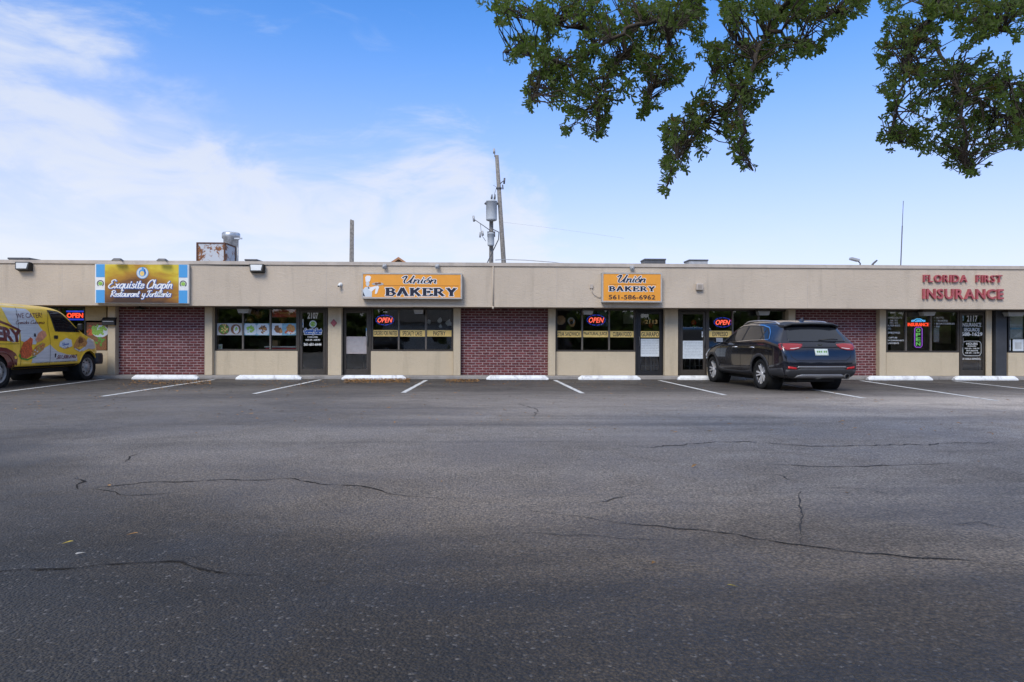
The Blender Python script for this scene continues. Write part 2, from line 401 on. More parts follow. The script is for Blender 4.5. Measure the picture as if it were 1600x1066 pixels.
M['green'] = pmat('leaf_print', (.09, .27, .03), .5, var=.45, vscale=40)
M['lime'] = pmat('lime_print', (.28, .50, .08), .5, var=.4, vscale=45)
M['brown_food'] = pmat('brown_food', (.20, .085, .03), .5, var=.5, vscale=45)
M['tan_food'] = pmat('tan_food', (.52, .25, .07), .5, var=.4, vscale=40)
M['red_food'] = pmat('red_food', (.55, .10, .03), .4, var=.35, vscale=22)
M['plate'] = pmat('plate_print', (.60, .66, .70), .45, var=.05)
M['poster_grey'] = pmat('poster_grey', (.46, .47, .46), .5, var=.1, vscale=9)
M['poster_blue'] = pmat('poster_blue', (.22, .42, .52), .5, var=.25, vscale=12)
M['placard'] = pmat('maroon_placard', (.22, .035, .04), .5, var=.15)
M['white_house'] = pmat('white_siding', (.62, .62, .60), .8, var=.06)
M['roof_shingle'] = pmat('roof_shingle', (.12, .115, .11), .9, var=.2)
M['terracotta'] = pmat('terracotta_roof', (.44, .22, .11), .8, var=.2, vscale=9)
M['bark'] = pmat('bark', (.075, .058, .045), .95, var=.35, vscale=14, bump=.8, bscale=30)
def emitter(name, col, s): return pmat(name, tuple(x * .5 for x in col), .4, emit=col, estr=s)
M['neon_red'] = emitter('red_neon', (1.0, .07, .03), 1.15)
M['neon_pink'] = emitter('hot_red_neon', (1.0, .20, .14), .9)
M['neon_blue'] = emitter('blue_neon', (.03, .06, .75), .55)
M['neon_cyan'] = emitter('cyan_neon', (.12, .5, 1.0), .8)
M['neon_green'] = emitter('green_neon', (.22, .8, .18), .36)
M['neon_purple'] = emitter('purple_neon', (.42, .12, .85), .5)

def glass(name, tint, base=.05):
    m = bpy.data.materials.new(name); m.use_nodes = True; t = NT(m.node_tree); m.node_tree.nodes.clear()
    fr = t.n('ShaderNodeFresnel', i_IOR=1.5).outputs[0]
    fac = t.m('MULTIPLY_ADD', fr, .9, base - .03, clamp=True)
    tr = t.n('ShaderNodeBsdfTransparent', i_Color=(*tint, 1)); gl = t.n('ShaderNodeBsdfGlossy', i_Roughness=.015)
    pos = t.n('ShaderNodeNewGeometry').outputs['Position']
    t.t.links.new(t.n('ShaderNodeBump', i_Strength=.10, i_Distance=.01, i_Height=t.noise(pos, 1.6, 2, .5)).outputs[0], gl.inputs['Normal'])
    mx = t.n('ShaderNodeMixShader', i_0=fac); t.t.links.new(tr.outputs[0], mx.inputs[1]); t.t.links.new(gl.outputs[0], mx.inputs[2])
    t.t.links.new(mx.outputs[0], t.n('ShaderNodeOutputMaterial').inputs[0]); return m
M['glass'] = glass('shop_glass', (.93, .93, .91), .065)
M['car_glass'] = pmat('privacy_glass', (.012, .014, .018), .04, .75)
M['van_glass'] = pmat('tinted_glass', (.010, .012, .014), .04, .6)

# asphalt: coarse aggregate, worn paths, darker damp-looking stains
def asphalt():
    m = bpy.data.materials.new('asphalt'); m.use_nodes = True; t = NT(m.node_tree); b = m.node_tree.nodes['Principled BSDF']
    pos = t.n('ShaderNodeNewGeometry').outputs['Position']
    big = t.noise(t.mapping(pos, (.5, 1, 1)), .26, 6, .62, .8); mid = t.noise(pos, .8, 7, .66, .6); sm = t.noise(pos, 7, 6, .7); gr = t.noise(pos, 45, 4, .7)
    c = t.mix(t.mr(big, .33, .66), (.105, .089, .077), (.220, .187, .158))
    c = t.mix(t.m('MULTIPLY', t.mr(mid, .47, .68), .45), c, (.085, .070, .058))
    c = t.mix(t.m('MULTIPLY', t.mr(sm, .46, .74), .35), c, (.26, .225, .195))
    vo = t.n('ShaderNodeTexVoronoi', i_Scale=78.0); t.t.links.new(pos, vo.inputs['Vector'])
    vc = t.n('ShaderNodeSeparateColor'); t.t.links.new(vo.outputs['Color'], vc.inputs[0])
    k = t.mr(vc.outputs[0], 0, 1, .62, 1.22, False); k = t.m('MULTIPLY', k, t.mr(gr, .3, .7, .50, 1.38))
    k = t.m('MULTIPLY', k, t.mr(vo.outputs['Distance'], .35, .8, 1.0, .55))
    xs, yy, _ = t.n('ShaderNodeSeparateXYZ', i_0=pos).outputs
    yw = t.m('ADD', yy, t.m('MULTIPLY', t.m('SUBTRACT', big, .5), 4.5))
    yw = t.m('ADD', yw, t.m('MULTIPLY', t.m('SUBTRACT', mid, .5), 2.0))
    k = t.m('MULTIPLY', k, t.mr(t.m('ADD', yw, t.m('MULTIPLY', xs, .40)), 2.0, 6.4, .10, .97))                      # newer surfacing before the seam, plus tree shade and far sheen painted in
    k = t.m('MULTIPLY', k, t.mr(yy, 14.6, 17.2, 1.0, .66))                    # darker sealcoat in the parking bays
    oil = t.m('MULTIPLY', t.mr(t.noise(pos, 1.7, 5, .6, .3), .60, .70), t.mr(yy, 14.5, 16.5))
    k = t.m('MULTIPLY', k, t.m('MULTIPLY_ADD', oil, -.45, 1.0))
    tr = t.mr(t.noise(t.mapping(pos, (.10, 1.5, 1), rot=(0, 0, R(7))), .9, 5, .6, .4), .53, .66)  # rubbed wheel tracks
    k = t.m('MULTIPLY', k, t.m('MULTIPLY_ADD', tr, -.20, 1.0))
    pale_right = t.m('SUBTRACT', t.mr(t.m('ADD', xs, t.m('MULTIPLY', t.m('SUBTRACT', mid, .5), 5.0)), -7, 8, 1.14, 3.3), 1.0)
    k = t.m('MULTIPLY', k, t.m('MULTIPLY_ADD', pale_right, t.mr(yy, 12.5, 16.0, 1.0, .0), 1.0))   # paler towards the right, fading out at the bays
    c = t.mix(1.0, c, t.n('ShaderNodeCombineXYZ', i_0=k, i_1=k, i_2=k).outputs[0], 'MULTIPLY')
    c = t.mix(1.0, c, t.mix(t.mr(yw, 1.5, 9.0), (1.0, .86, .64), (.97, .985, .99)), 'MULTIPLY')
    c = t.mix(t.m('MULTIPLY', t.mr(vc.outputs[1], .955, .995), t.mr(yy, 3, 8, .5, .2)), c, (.24, .22, .205))
    t.set(b.inputs['Base Color'], c)
    t.set(b.inputs['Roughness'], t.mr(mid, .35, .65, .46, .70)); b.inputs['Specular IOR Level'].default_value = .5
    h = t.m('ADD', t.m('MULTIPLY', vo.outputs['Distance'], -.9), t.m('ADD', t.m('MULTIPLY', gr, .9), t.m('MULTIPLY', t.noise(pos, 5, 4, .6), .9)))
    t.t.links.new(t.n('ShaderNodeBump', i_Strength=1.0, i_Distance=.013, i_Height=h).outputs[0], b.inputs['Normal'])
    return m
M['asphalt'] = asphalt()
M['crack'] = pmat('crack_shadow', (.020, .018, .017), .95, .2)
M['sealant'] = pmat('old_sealant', (.062, .055, .05), .8, .3)

def leafmat(name, c1, c2, c3):
    m = bpy.data.materials.new(name); m.use_nodes = True; t = NT(m.node_tree); b = m.node_tree.nodes['Principled BSDF']
    pos = t.n('ShaderNodeNewGeometry').outputs['Position']
    n1 = t.noise(pos, 2.2, 3, .5); vo = t.n('ShaderNodeTexVoronoi', i_Scale=9.0); t.t.links.new(pos, vo.inputs['Vector'])
    vc = t.n('ShaderNodeSeparateColor'); t.t.links.new(vo.outputs['Color'], vc.inputs[0])
    c = t.mix(t.mr(n1, .3, .7), c1, c2); c = t.mix(t.m('MULTIPLY', t.mr(vc.outputs[0], .5, 1.0), .6), c, c3)
    c = t.mix(t.m('MULTIPLY', t.mr(vc.outputs[1], .965, .985), .8), c, (.20, .075, .02))
    t.set(b.inputs['Base Color'], c); b.inputs['Roughness'].default_value = .45; b.inputs['Specular IOR Level'].default_value = .35
    tl = t.n('ShaderNodeBsdfTranslucent'); t.set(tl.inputs[0], t.mix(.6, c, (.22, .33, .045)))
    mx = t.n('ShaderNodeMixShader', i_0=.52); t.t.links.new(b.outputs[0], mx.inputs[1]); t.t.links.new(tl.outputs[0], mx.inputs[2])
    t.t.links.new(mx.outputs[0], m.node_tree.nodes['Material Output'].inputs[0]); return m
M['leaf'] = leafmat('oak_leaf', (.068, .105, .026), (.100, .142, .036), (.16, .18, .065))
M['far_leaf'] = leafmat('far_leaf', (.06, .09, .03), (.10, .14, .05), (.14, .17, .06))
M['dry_leaf'] = pmat('dry_leaf', (.36, .19, .06), .8, var=.5, vscale=13)

# gold-to-brown print behind the restaurant's name
def gold_print():
    m = bpy.data.materials.new('gold_brown_print'); m.use_nodes = True; t = NT(m.node_tree); b = m.node_tree.nodes['Principled BSDF']
    g = t.n('ShaderNodeTexCoord').outputs['Generated']; s = t.n('ShaderNodeSeparateXYZ', i_0=g)
    x, _, z = s.outputs; n1 = t.noise(g, 3.2, 5, .6, .6)
    v = t.m('ADD', t.m('MULTIPLY', z, .75), t.m('MULTIPLY', t.m('ABSOLUTE', t.m('SUBTRACT', x, .42)), .75))
    v = t.m('ADD', v, t.m('MULTIPLY', t.m('SUBTRACT', n1, .5), .85))
    c = t.ramp(v, [(.22, (.05, .022, .010)), (.45, (.20, .080, .015)), (.68, (.42, .20, .015)), (.92, (.60, .42, .02)), (1.0, (.68, .52, .04))])
    t.set(b.inputs['Base Color'], c); b.inputs['Roughness'].default_value = .4; return m
M['gold_print'] = gold_print()
def rust_panel():
    m = bpy.data.materials.new('rusted_white_steel'); m.use_nodes = True; t = NT(m.node_tree); b = m.node_tree.nodes['Principled BSDF']
    pos = t.n('ShaderNodeNewGeometry').outputs['Position']
    n1 = t.noise(pos, 2.6, 8, .7, .8); n2 = t.noise(pos, 14, 5, .6)
    f = t.mr(t.m('ADD', n1, t.m('MULTIPLY', t.m('SUBTRACT', n2, .5), .3)), .54, .60)
    c = t.mix(f, (.50, .52, .55), t.mix(t.mr(n2, .3, .7), (.10, .035, .012), (.30, .11, .03)))
    t.set(b.inputs['Base Color'], c); b.inputs['Roughness'].default_value = .7
    t.t.links.new(t.n('ShaderNodeBump', i_Strength=.5, i_Distance=.01, i_Height=n1).outputs[0], b.inputs['Normal']); return m
M['rust'] = rust_panel()
M['rust_edge'] = pmat('rusty_edge', (.11, .05, .03), .9, var=.4, vscale=12)
# ------------------------------------------------------------------ ground
YK, YF, YP, YS = 20.05, 20.0, 20.6, 20.8      # kerb face, fascia face, pilaster face, shopfront plane
ZW = .08                                      # walkway height
Z_SOF, Z_TOP, Z_COP = at(800, 480, YF).z, at(800, 411, YF).z, at(800, 416.4, YF).z
XL, XR = -19.0, 21.0
def sheet(name, x0, x1, y0, y1, z, mat, parent=None):
    return MB().add([(x0, y0, z), (x1, y0, z), (x1, y1, z), (x0, y1, z)], [(0, 1, 2, 3)]).build(name, mat, parent, False)
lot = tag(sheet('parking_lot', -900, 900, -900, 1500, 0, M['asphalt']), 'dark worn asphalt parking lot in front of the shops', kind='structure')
wk = MB().bbox(XL, XR, YK, YS + .2, -.05, ZW, .012).build('sidewalk', M['concrete'])
tag(wk, 'narrow concrete walkway with a low kerb along the shopfronts', kind='structure')

def strip(mb, pts, wid, z, jit=0.0, taper=False):
    n = len(pts); L = []; Q = []
    for i, p in enumerate(pts):
        a = pts[max(i - 1, 0)]; b = pts[min(i + 1, n - 1)]; t = (b - a).normalized(); s = Vector((-t.y, t.x, 0))
        k = wid * .5 * (1 + (rnd.uniform(-jit, jit) if jit else 0))
        if taper: k *= max(.15, min(1, (i + 2) / 7, 5 * (n - 1 - i) / n))
        L.append((p.x + s.x * k, p.y + s.y * k, z)); Q.append((p.x - s.x * k, p.y - s.y * k, z))
    return mb.add(L + Q, [(i, i + 1, n + i + 1, n + i) for i in range(n - 1)])
for (x0, y0, x1, y1) in [(-60, 620.6, 165, 592.4), (160, 619.3, 335, 593), (397, 615.3, 501, 593.3), (630, 613.7, 666, 594), (910, 614.6, 867, 594),
                         (1133, 617.3, 1030, 594.3), (1351, 622.3, 1195, 595.4), (1559, 626.3, 1345, 594.8), (1730, 622, 1490, 595.4)]:
    a, b = gnd(x0, y0, .004), gnd(x1, y1, .004); pts = [a.lerp(b, i / 14) for i in range(15)]
    strip(MB(), pts, .105, .004, .10).build('painted_line', M['road_paint'], lot, False)
def crack(name, pix, wid, mat, amp=.02):
    g = [gnd(*p, .004) for p in pix]; pts = []
    for a, b in zip(g, g[1:]):
        n = max(2, int((b - a).length / .055)); t = (b - a).normalized(); s = Vector((-t.y, t.x, 0)); off = 0
        for i in range(n):
            off = off * .72 + rnd.uniform(-amp, amp); e = min(1, 4 * min(i, n - i) / n)
            pts.append(a.lerp(b, i / n) + s * off * e)
    pts.append(g[-1]); strip(MB(), pts, wid * (.62 if mat is M['crack'] else .5), .0035, .75, True).build(name, mat, lot, False)
crack('asphalt_crack', [(122, 764), (150, 761), (220, 754), (295, 752), (345, 749), (400, 750), (460, 747.5), (500, 756), (580, 762), (640, 775), (690, 780), (748, 778)], .019, M['crack'])
crack('asphalt_crack', [(122, 764), (150, 764), (180, 768), (201, 774), (240, 772), (282, 768)], .015, M['crack'])
crack('asphalt_crack', [(122, 764), (120, 757), (133, 752), (118, 746)], .025, M['crack'])
crack('asphalt_crack', [(-60, 893), (0, 892), (100, 888), (200, 879.5), (285, 877), (300, 885), (340, 893), (390, 898), (420, 895)], .019, M['crack'], .012)
crack('asphalt_crack', [(285, 877), (300, 870), (330, 866)], .008, M['crack'], .01)
crack('asphalt_crack', [(197, 722), (202, 713), (211, 708)], .025, M['crack'])
crack('asphalt_crack', [(830, 798), (910, 807), (965, 817), (1060, 826), (1150, 834), (1252, 851), (1310, 860), (1380, 865), (1460, 872), (1540, 880), (1660, 887)], .016, M['crack'])
crack('asphalt_crack', [(1252, 851), (1251, 830), (1252, 800), (1250, 762)], .017, M['sealant'], .012)
crack('asphalt_crack', [(1250, 763), (1300, 762), (1350, 764), (1420, 776)], .012, M['sealant'])
crack('asphalt_crack', [(1190, 725), (1300, 729), (1400, 727), (1500, 724)], .035, M['sealant'])
crack('asphalt_crack', [(1205, 739), (1225, 744), (1246, 753)], .03, M['sealant'])
crack('asphalt_crack', [(780, 835), (850, 833), (940, 837), (1050, 848)], .012, M['sealant'])
crack('asphalt_crack', [(910, 790), (960, 778), (985, 773)], .02, M['sealant'])
crack('asphalt_crack', [(1440, 812), (1480, 818), (1530, 815), (1600, 832)], .014, M['sealant'])
crack('asphalt_crack', [(1000, 700), (1120, 690), (1300, 697), (1600, 690)], .04, M['sealant'], .05)
crack('asphalt_crack', [(440, 893), (490, 907), (540, 902)], .010, M['sealant'], .01)
crack('asphalt_crack', [(810, 630), (840, 640), (835, 652)], .03, M['sealant'], .03)

# ------------------------------------------------------------------ the shop building
bld = empty('shop_building', 'long low beige stucco shop building with a flat parapet and glass shopfronts', 'building', (0, YF, 0))
def B(mb, name, mat, parent=None):
    """mesh in world coordinates parented to the building (or one of its parts)"""
    o = mb.build(name, mat, parent or bld)
    if parent is None: o.location = -bld.location
    return o
mb = MB()
nx = 60
mb.box(XL, XR, YF, YF + .3, Z_SOF, Z_COP)
B(mb, 'fascia', M['stucco'])
B(MB().box(XL - .03, XR + .03, YF - .035, YF + .36, Z_COP + .002, Z_TOP), 'coping', M['coping'])
B(MB().box(XL, XR, YF + .302, YS + .3, Z_SOF, Z_SOF + .06), 'soffit', M['soffit'])
B(MB().box(XL, XR, YF + .36, 33, 2.98, 3.1), 'roof', M['concrete'])
B(MB().box(XL, XR, 32.8, 33, 0, 3.3).box(XL, XL + .2, YS + .3, 32.8, 0, 2.97).box(XR - .2, XR, YS + .3, 32.8, 0, 2.97), 'outer_wall', M['stucco'])
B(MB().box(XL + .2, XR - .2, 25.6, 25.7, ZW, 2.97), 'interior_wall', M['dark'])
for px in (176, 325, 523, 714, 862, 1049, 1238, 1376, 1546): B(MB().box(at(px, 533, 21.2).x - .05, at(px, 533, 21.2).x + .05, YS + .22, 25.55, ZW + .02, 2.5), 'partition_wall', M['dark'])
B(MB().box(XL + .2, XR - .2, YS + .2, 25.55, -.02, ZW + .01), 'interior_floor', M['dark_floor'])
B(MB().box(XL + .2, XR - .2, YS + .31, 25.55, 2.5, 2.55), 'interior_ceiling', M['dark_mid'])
for px in (97, 510, 870, 1262):
    x = at(px, 440, YF).x; B(MB().box(x - .006, x + .006, YF - .0025, YF + .01, Z_SOF + .01, Z_COP - .005), 'control_joint', M['coping'])
def pilaster(x0, x1, front=YP, back=YS + .25, mat='stucco_pale'):
    a, b = at(x0, 533, front).x, at(x1, 533, front).x
    B(MB().bbox(a, b, front, back, ZW, Z_SOF - .002, .008), 'pilaster', M[mat])
for p in [(168, 180), (319.8, 331.5), (512.3, 533.3), (708.4, 719.5), (856.8, 868), (1038.6, 1059.6), (1232, 1242.8), (1374.5, 1384.6), (1541.2, 1550, YS - .06)]: pilaster(*p)
def bulkhead(x0, x1, ytop=549.5):
    a, b = at(x0, 533, YS - .06).x, at(x1, 533, YS - .06).x; zt = at(800, ytop, YS - .06).z
    B(MB().bbox(a, b, YS - .06, YS + .2, ZW, zt, .006), 'bulkhead_wall', M['stucco_pale']); return zt
for p in [(40, 168), (331.8, 465), (579.6, 708.2), (868.3, 992.8), (1105.5, 1231.8), (1384.8, 1498.6), (1575.5, 1700)]: bulkhead(*p)
Z_SILL = at(800, 549.3, YS - .06).z
# plain wall beyond the picture on both sides
B(MB().box(XL + .21, at(40, 533, YS - .06).x - .005, YS - .05, YS + .19, ZW, Z_SOF - .003), 'end_wall', M['stucco_pale'])
B(MB().box(at(1700, 533, YS).x + .005, XR - .21, YS - .05, YS + .19, ZW, Z_SOF - .003), 'end_wall', M['stucco_pale'])
B(MB().box(at(134.5, 533, YS).x, at(167, 533, YS).x, YS - .04, YS + .1, at(800, 503.5, YS).z, Z_SOF - .003), 'tan_panel', M['olive_panel'])

def window(x0, x1, mull, mat='bronze', z0=None, z1=None):
    """x0..x1 and the mullions in photograph pixels; returns the frame (a part) that parents panes and mullions"""
    X0, X1 = at(x0, 515, YS).x, at(x1, 515, YS).x; z0 = Z_SILL if z0 is None else z0; z1 = (Z_SOF - .004) if z1 is None else z1; w_ = .05
    fr = MB(); fr.box(X0, X1, YS, YS + .09, z0 + .001, z0 + w_).box(X0, X1, YS, YS + .09, z1 - w_, z1)
    fr.box(X0, X0 + w_, YS, YS + .09, z0 + w_, z1 - w_).box(X1 - w_, X1, YS, YS + .09, z0 + w_, z1 - w_)
    f = B(fr, 'window', M[mat])
    xs = [X0 + w_] + [at(p, 515, YS).x for p in mull] + [X1 - w_]
    for p in mull:
        x = at(p, 515, YS).x; B(MB().box(x - .024, x + .024, YS - .004, YS + .085, z0 + w_ + .001, z1 - w_ - .001), 'mullion', M['mullion'], f)
    for a, b in zip(xs, xs[1:]): B(MB().box(a, b, YS + .045, YS + .051, z0 + w_, z1 - w_), 'pane', M['glass'], f)
    return f
M['mullion'] = pmat('bronze_mullion', (.14, .12, .10), .45, .5, .3, var=.1)
w_left = window(48, 134, (92,), 'black_frame')
w_rest = window(335.8, 465.3, (379.5, 422.3))
w_bak = window(580.3, 708, (623, 665.5))
w_cub = window(868.3, 993, (909.8, 951.8))
w_exp = window(1105.5, 1231.5, (1144.8, 1185.5))
w_ins = window(1384.8, 1498.8, (1415.8, 1454.8))
w_end = window(1575.5, 1699, (1636,), 'black_frame')

def door(x0, x1, handle_side, mat='bronze', wide=.075, bot=.17):
    X0, X1 = at(x0, 533, YS).x, at(x1, 533, YS).x; z0 = ZW + .006; z1 = Z_SOF - .004
    jb = MB().box(X0, X0 + .05, YS - .02, YS + .1, z0, z1).box(X1 - .05, X1, YS - .02, YS + .1, z0, z1).box(X0 + .05, X1 - .05, YS - .02, YS + .1, z1 - .06, z1)
    d = B(jb, 'door', M[mat]); a, b = X0 + .058, X1 - .058; t = z1 - .068
    lf = MB().bbox(a, a + wide, YS, YS + .05, z0, t, .004).bbox(b - wide, b, YS, YS + .05, z0, t, .004)
    lf.box(a + wide, b - wide, YS + .002, YS + .048, z0, z0 + bot).box(a + wide, b - wide, YS + .002, YS + .048, t - .085, t)
    B(lf, 'door_leaf', M[mat], d)
    B(MB().box(a + wide, b - wide, YS + .022, YS + .028, z0 + bot, t - .085), 'pane', M['glass'], d)
    hx = b - wide / 2 if handle_side > 0 else a + wide / 2
    B(MB().tube([(hx, YS, .98), (hx, YS - .06, .98), (hx, YS - .06, 1.26), (hx, YS, 1.26)], .012, 8), 'handle', M['dark_metal'], d)
    return d, a + wide, b - wide
d_rest, *_ = door(465.6, 511.8, -1)
d_bak, *_ = door(534, 579.6, 1)
d_cub, *_ = door(993.2, 1038, -1, 'black_frame', .1, .12)
d_exp, *_ = door(1060.2, 1105.3, 1)
d_ins, *_ = door(1499, 1540.6, -1, wide=.045)
# dark recessed entrance and charcoal jamb at the right end
X0, X1 = at(1558, 533, YP).x, at(1575, 533, YP).x
B(MB().box(X0, X1, YP + .05, YS + .18, ZW, Z_SOF - .003), 'charcoal_panel', M['charcoal'])
B(MB().box(at(1550.5, 533, YS).x, at(1558, 533, YS).x + .1, YS + .08, YS + .14, ZW, Z_SOF - .003), 'dark_door', M['black_frame'])

# ------------------------------------------------------------------ brick infill bays
def brick_me(nm, w_):
    return MB().bbox(-w_ / 2, w_ / 2, -.03, .03, -.0285, .0285, .004)
def simple_brick(w_):
    h_, c = .0278, .004          # front face chamfered, 18 triangles
    v = [(-w_ / 2 + c, -.03, -h_ + c), (w_ / 2 - c, -.03, -h_ + c), (w_ / 2 - c, -.03, h_ - c), (-w_ / 2 + c, -.03, h_ - c),
         (-w_ / 2, -.025, -h_), (w_ / 2, -.025, -h_), (w_ / 2, -.025, h_), (-w_ / 2, -.025, h_),
         (-w_ / 2, .03, -h_), (w_ / 2, .03, -h_), (w_ / 2, .03, h_), (-w_ / 2, .03, h_)]
    f = [(0, 1, 2, 3)]
    for k in range(4):
        l = (k + 1) % 4; f += [(k, k + 4, l + 4, l), (k + 4, k + 8, l + 8, l + 4)]
    return v, f
def brick_wall(x0, x1, label):
    Y = YS + .0; a, b = at(x0, 533, Y).x, at(x1, 533, Y).x
    w0 = empty('brick_wall', label, 'wall', ((a + b) / 2, Y, ZW), group='brick infill bays between the shopfronts')
    W = b - a; H = Z_SOF - .004 - ZW
    MB().box(-W / 2, W / 2, .004, .2, 0, H).build('mortar_bed', M['mortar'], w0)
    rows = 26; p = H / rows; n = round(W / .215); pw = W / n
    full = bpy.data.meshes.new('brick'); v, f = simple_brick(pw - .024); full.from_pydata(v, [], f); full.materials.append(M['brick'])
    cnt = 0; halves = MB(); hv, hf = simple_brick(pw / 2 - .024)
    for r in range(rows):
        z = (r + .5) * p
        if r % 2:
            for s in (-1, 1): halves.add([(x + s * (W / 2 - pw / 4), y + .024, q + z) for x, y, q in hv], hf)
        for k in range(n - (r % 2)):
            x = -W / 2 + (k + .5 + (.5 if r % 2 else 0)) * pw
            if cnt >= 298:
                halves.add([(xx + x, y + .024, q + z) for xx, y, q in v], f); continue
            o = link('brick', full, None, w0); cnt += 1
            o.location = (x + rnd.uniform(-.003, .003), .024 + rnd.uniform(-.005, .004), z + rnd.uniform(-.002, .002))
            o.rotation_euler = (rnd.uniform(-.02, .02), rnd.uniform(-.006, .006), rnd.uniform(-.012, .012))
    hb = halves.build('half_bricks', M['brick'], w0, False); hb['kind'] = 'stuff'
    return w0
brick_wall(181, 319.6, 'dark red brick wall bay below the blue and gold restaurant sign')
brick_wall(719.7, 856.6, 'dark red brick wall bay in the middle, between the two orange signs')
brick_wall(1243, 1374.3, 'dark red brick wall bay partly hidden behind the parked navy car')

# ------------------------------------------------------------------ wheel stops
def wheel_stop(x0, x1, label):
    yb = 592.9 + (800 - (x0 + x1) / 2) * -.0006
    Y = 19.72; a, b = at(x0, 590, Y).x, at(x1, 590, Y).x; c = (a + b) / 2; L = (b - a) / 2
    d_, h_ = .16, .122
    bm = MB(); prof = [(-.09, 0), (-.09, .045), (-.055, h_), (.055, h_), (.09, .045), (.09, 0)]
    vs = []; cols = [(-L, 0), (-L + .10, 1)] + [(-L + .10 + (2 * L - .2) * k / 8, 1) for k in range(1, 8)] + [(L - .10, 1), (L, 0)]
    for x, full in cols:
        for y, z in prof: vs.append((x, y * (1 if full else .96), z if full else z * .42))
    n = len(prof); fs = []
    for i in range(len(cols) - 1):
        for k in range(n): fs.append((i * n + k, i * n + (k + 1) % n, (i + 1) * n + (k + 1) % n, (i + 1) * n + k))
    fs += [tuple(range(n)), tuple((len(cols) - 1) * n + k for k in range(n))[::-1]]
    bm.add(vs, fs); o = bm.build('wheel_stop', M['white_conc'])
    o.location = (c, Y + .09, 0.001); o.rotation_euler = (0, 0, rnd.uniform(-.006, .006))
    tag(o, label, 'wheel stop', 'white concrete wheel stops along the kerb')
for x0, x1, l in [(205, 308, 'white concrete wheel stop under the leftmost brick bay'),
                  (368, 470, 'white concrete wheel stop below the food picture window'),
                  (533.5, 633.5, 'white concrete wheel stop with brown leaf litter piled along its front'),
                  (760, 857, 'white concrete wheel stop under the middle brick bay'),
                  (904, 1001, 'white concrete wheel stop below the window with the cardboard cutout'),
                  (1060, 1165, 'white concrete wheel stop in front of the navy car\'s front wheel'),
                  (1358, 1458, 'white concrete wheel stop below the window with the green and purple neon'),
                  (1493, 1592, 'white concrete wheel stop at the far right, before the insurance door')]: wheel_stop(x0, x1, l)
# ------------------------------------------------------------------ signs on the fascia
YG = YF - .12
def sign_empty(name, label, x0, y0, x1, y1, Y):
    X0, X1, Z0, Z1 = rect(x0, y0, x1, y1, Y)
    return empty(name, label, 'sign', ((X0 + X1) / 2, Y, Z0)), X1 - X0, Z1 - Z0
# restaurant sign: gold print between light blue and white end bars
s1, W, H = sign_empty('shop_sign', 'wide gold and brown restaurant sign with blue and white end bars', 148.5, 413, 294.5, 474, YG)
MB().box(-W / 2, W / 2, .002, .09, 0, H).build('sign_box', M['white'], s1)
bw = W * .098
MB().box(-W / 2 + bw + .02, W / 2 - bw - .02, -.004, .004, .008, H - .008).build('gold_panel', M['gold_print'], s1)
for s in (-1, 1):
    xa, xb = (-W / 2 + .03, -W / 2 + .012 + bw) if s < 0 else (W / 2 - .012 - bw, W / 2 - .03)
    for za, zb in ((.008, H * .335), (H * .665, H - .008)): MB().box(xa, xb, -.004, .004, za, zb).build('blue_bar', M['sky_blue'], s1)
    cx = (xa + xb) / 2
    e = MB().ring(cx, H * .5, bw * .38, bw * .38, bw * .1, -.003, .001, 22, R(-50), R(230)).build('wreath', M['dark_metal'], s1)
    MB().disc(cx, H * .5, bw * .24, bw * .22, -.003, .001, 12).build('crest', M['lime'], e)
cx, cz, r_ = 0.02, H * .775, H * .15
lg = MB().disc(cx, cz, r_, r_, -.007, -.003, 28).build('logo', M['sky_blue'], s1)
MB().ring(cx, cz, r_ * .92, r_ * .92, r_ * .3, -.010, -.006, 26, R(100), R(440)).build('ring', M['plate'], lg)
MB().disc(cx - r_ * .05, cz - r_ * .1, r_ * .38, r_ * .42, -.011, -.007, 16).build('centre', M['gold_band'], lg)
MB().prism([(cx + .1 * r_, cz + .9 * r_), (cx + .5 * r_, cz + .55 * r_), (cx + .55 * r_, cz), (cx + .3 * r_, cz - .35 * r_), (cx + .32 * r_, cz + .2 * r_)], -.012, -.008).build('feather', M['deep_blue'], lg)
for nm, mt, g, y in (('lettering_shadow', 'deep_blue', .016, -.006), ('lettering', 'white_ink', .003, -.009)):
    mb = MB(); o_ = .008 if 'shadow' in nm else 0
    add_script(mb, 'Exquisite', -W * .355 + o_, W * .03 + o_, H * .385 - o_, H * .60 - o_, y, .125, .55, g, .32)
    add_script(mb, 'Chapín', W * .055 + o_, W * .335 + o_, H * .385 - o_, H * .60 - o_, y, .125, .55, g, .32)
    add_script(mb, 'Restaurant', -W * .33 + o_, -W * .025 + o_, H * .17 - o_, H * .325 - o_, y, .135, .6, g * .8, .3)
    add_script(mb, 'y', W * .005 + o_, W * .04 + o_, H * .17 - o_, H * .325 - o_, y, .135, .6, g * .8, .3)
    add_script(mb, 'Tortilleria', W * .05 + o_, W * .315 + o_, H * .17 - o_, H * .325 - o_, y, .135, .6, g * .8, .3)
    mb.build(nm, M[mt], s1, False)

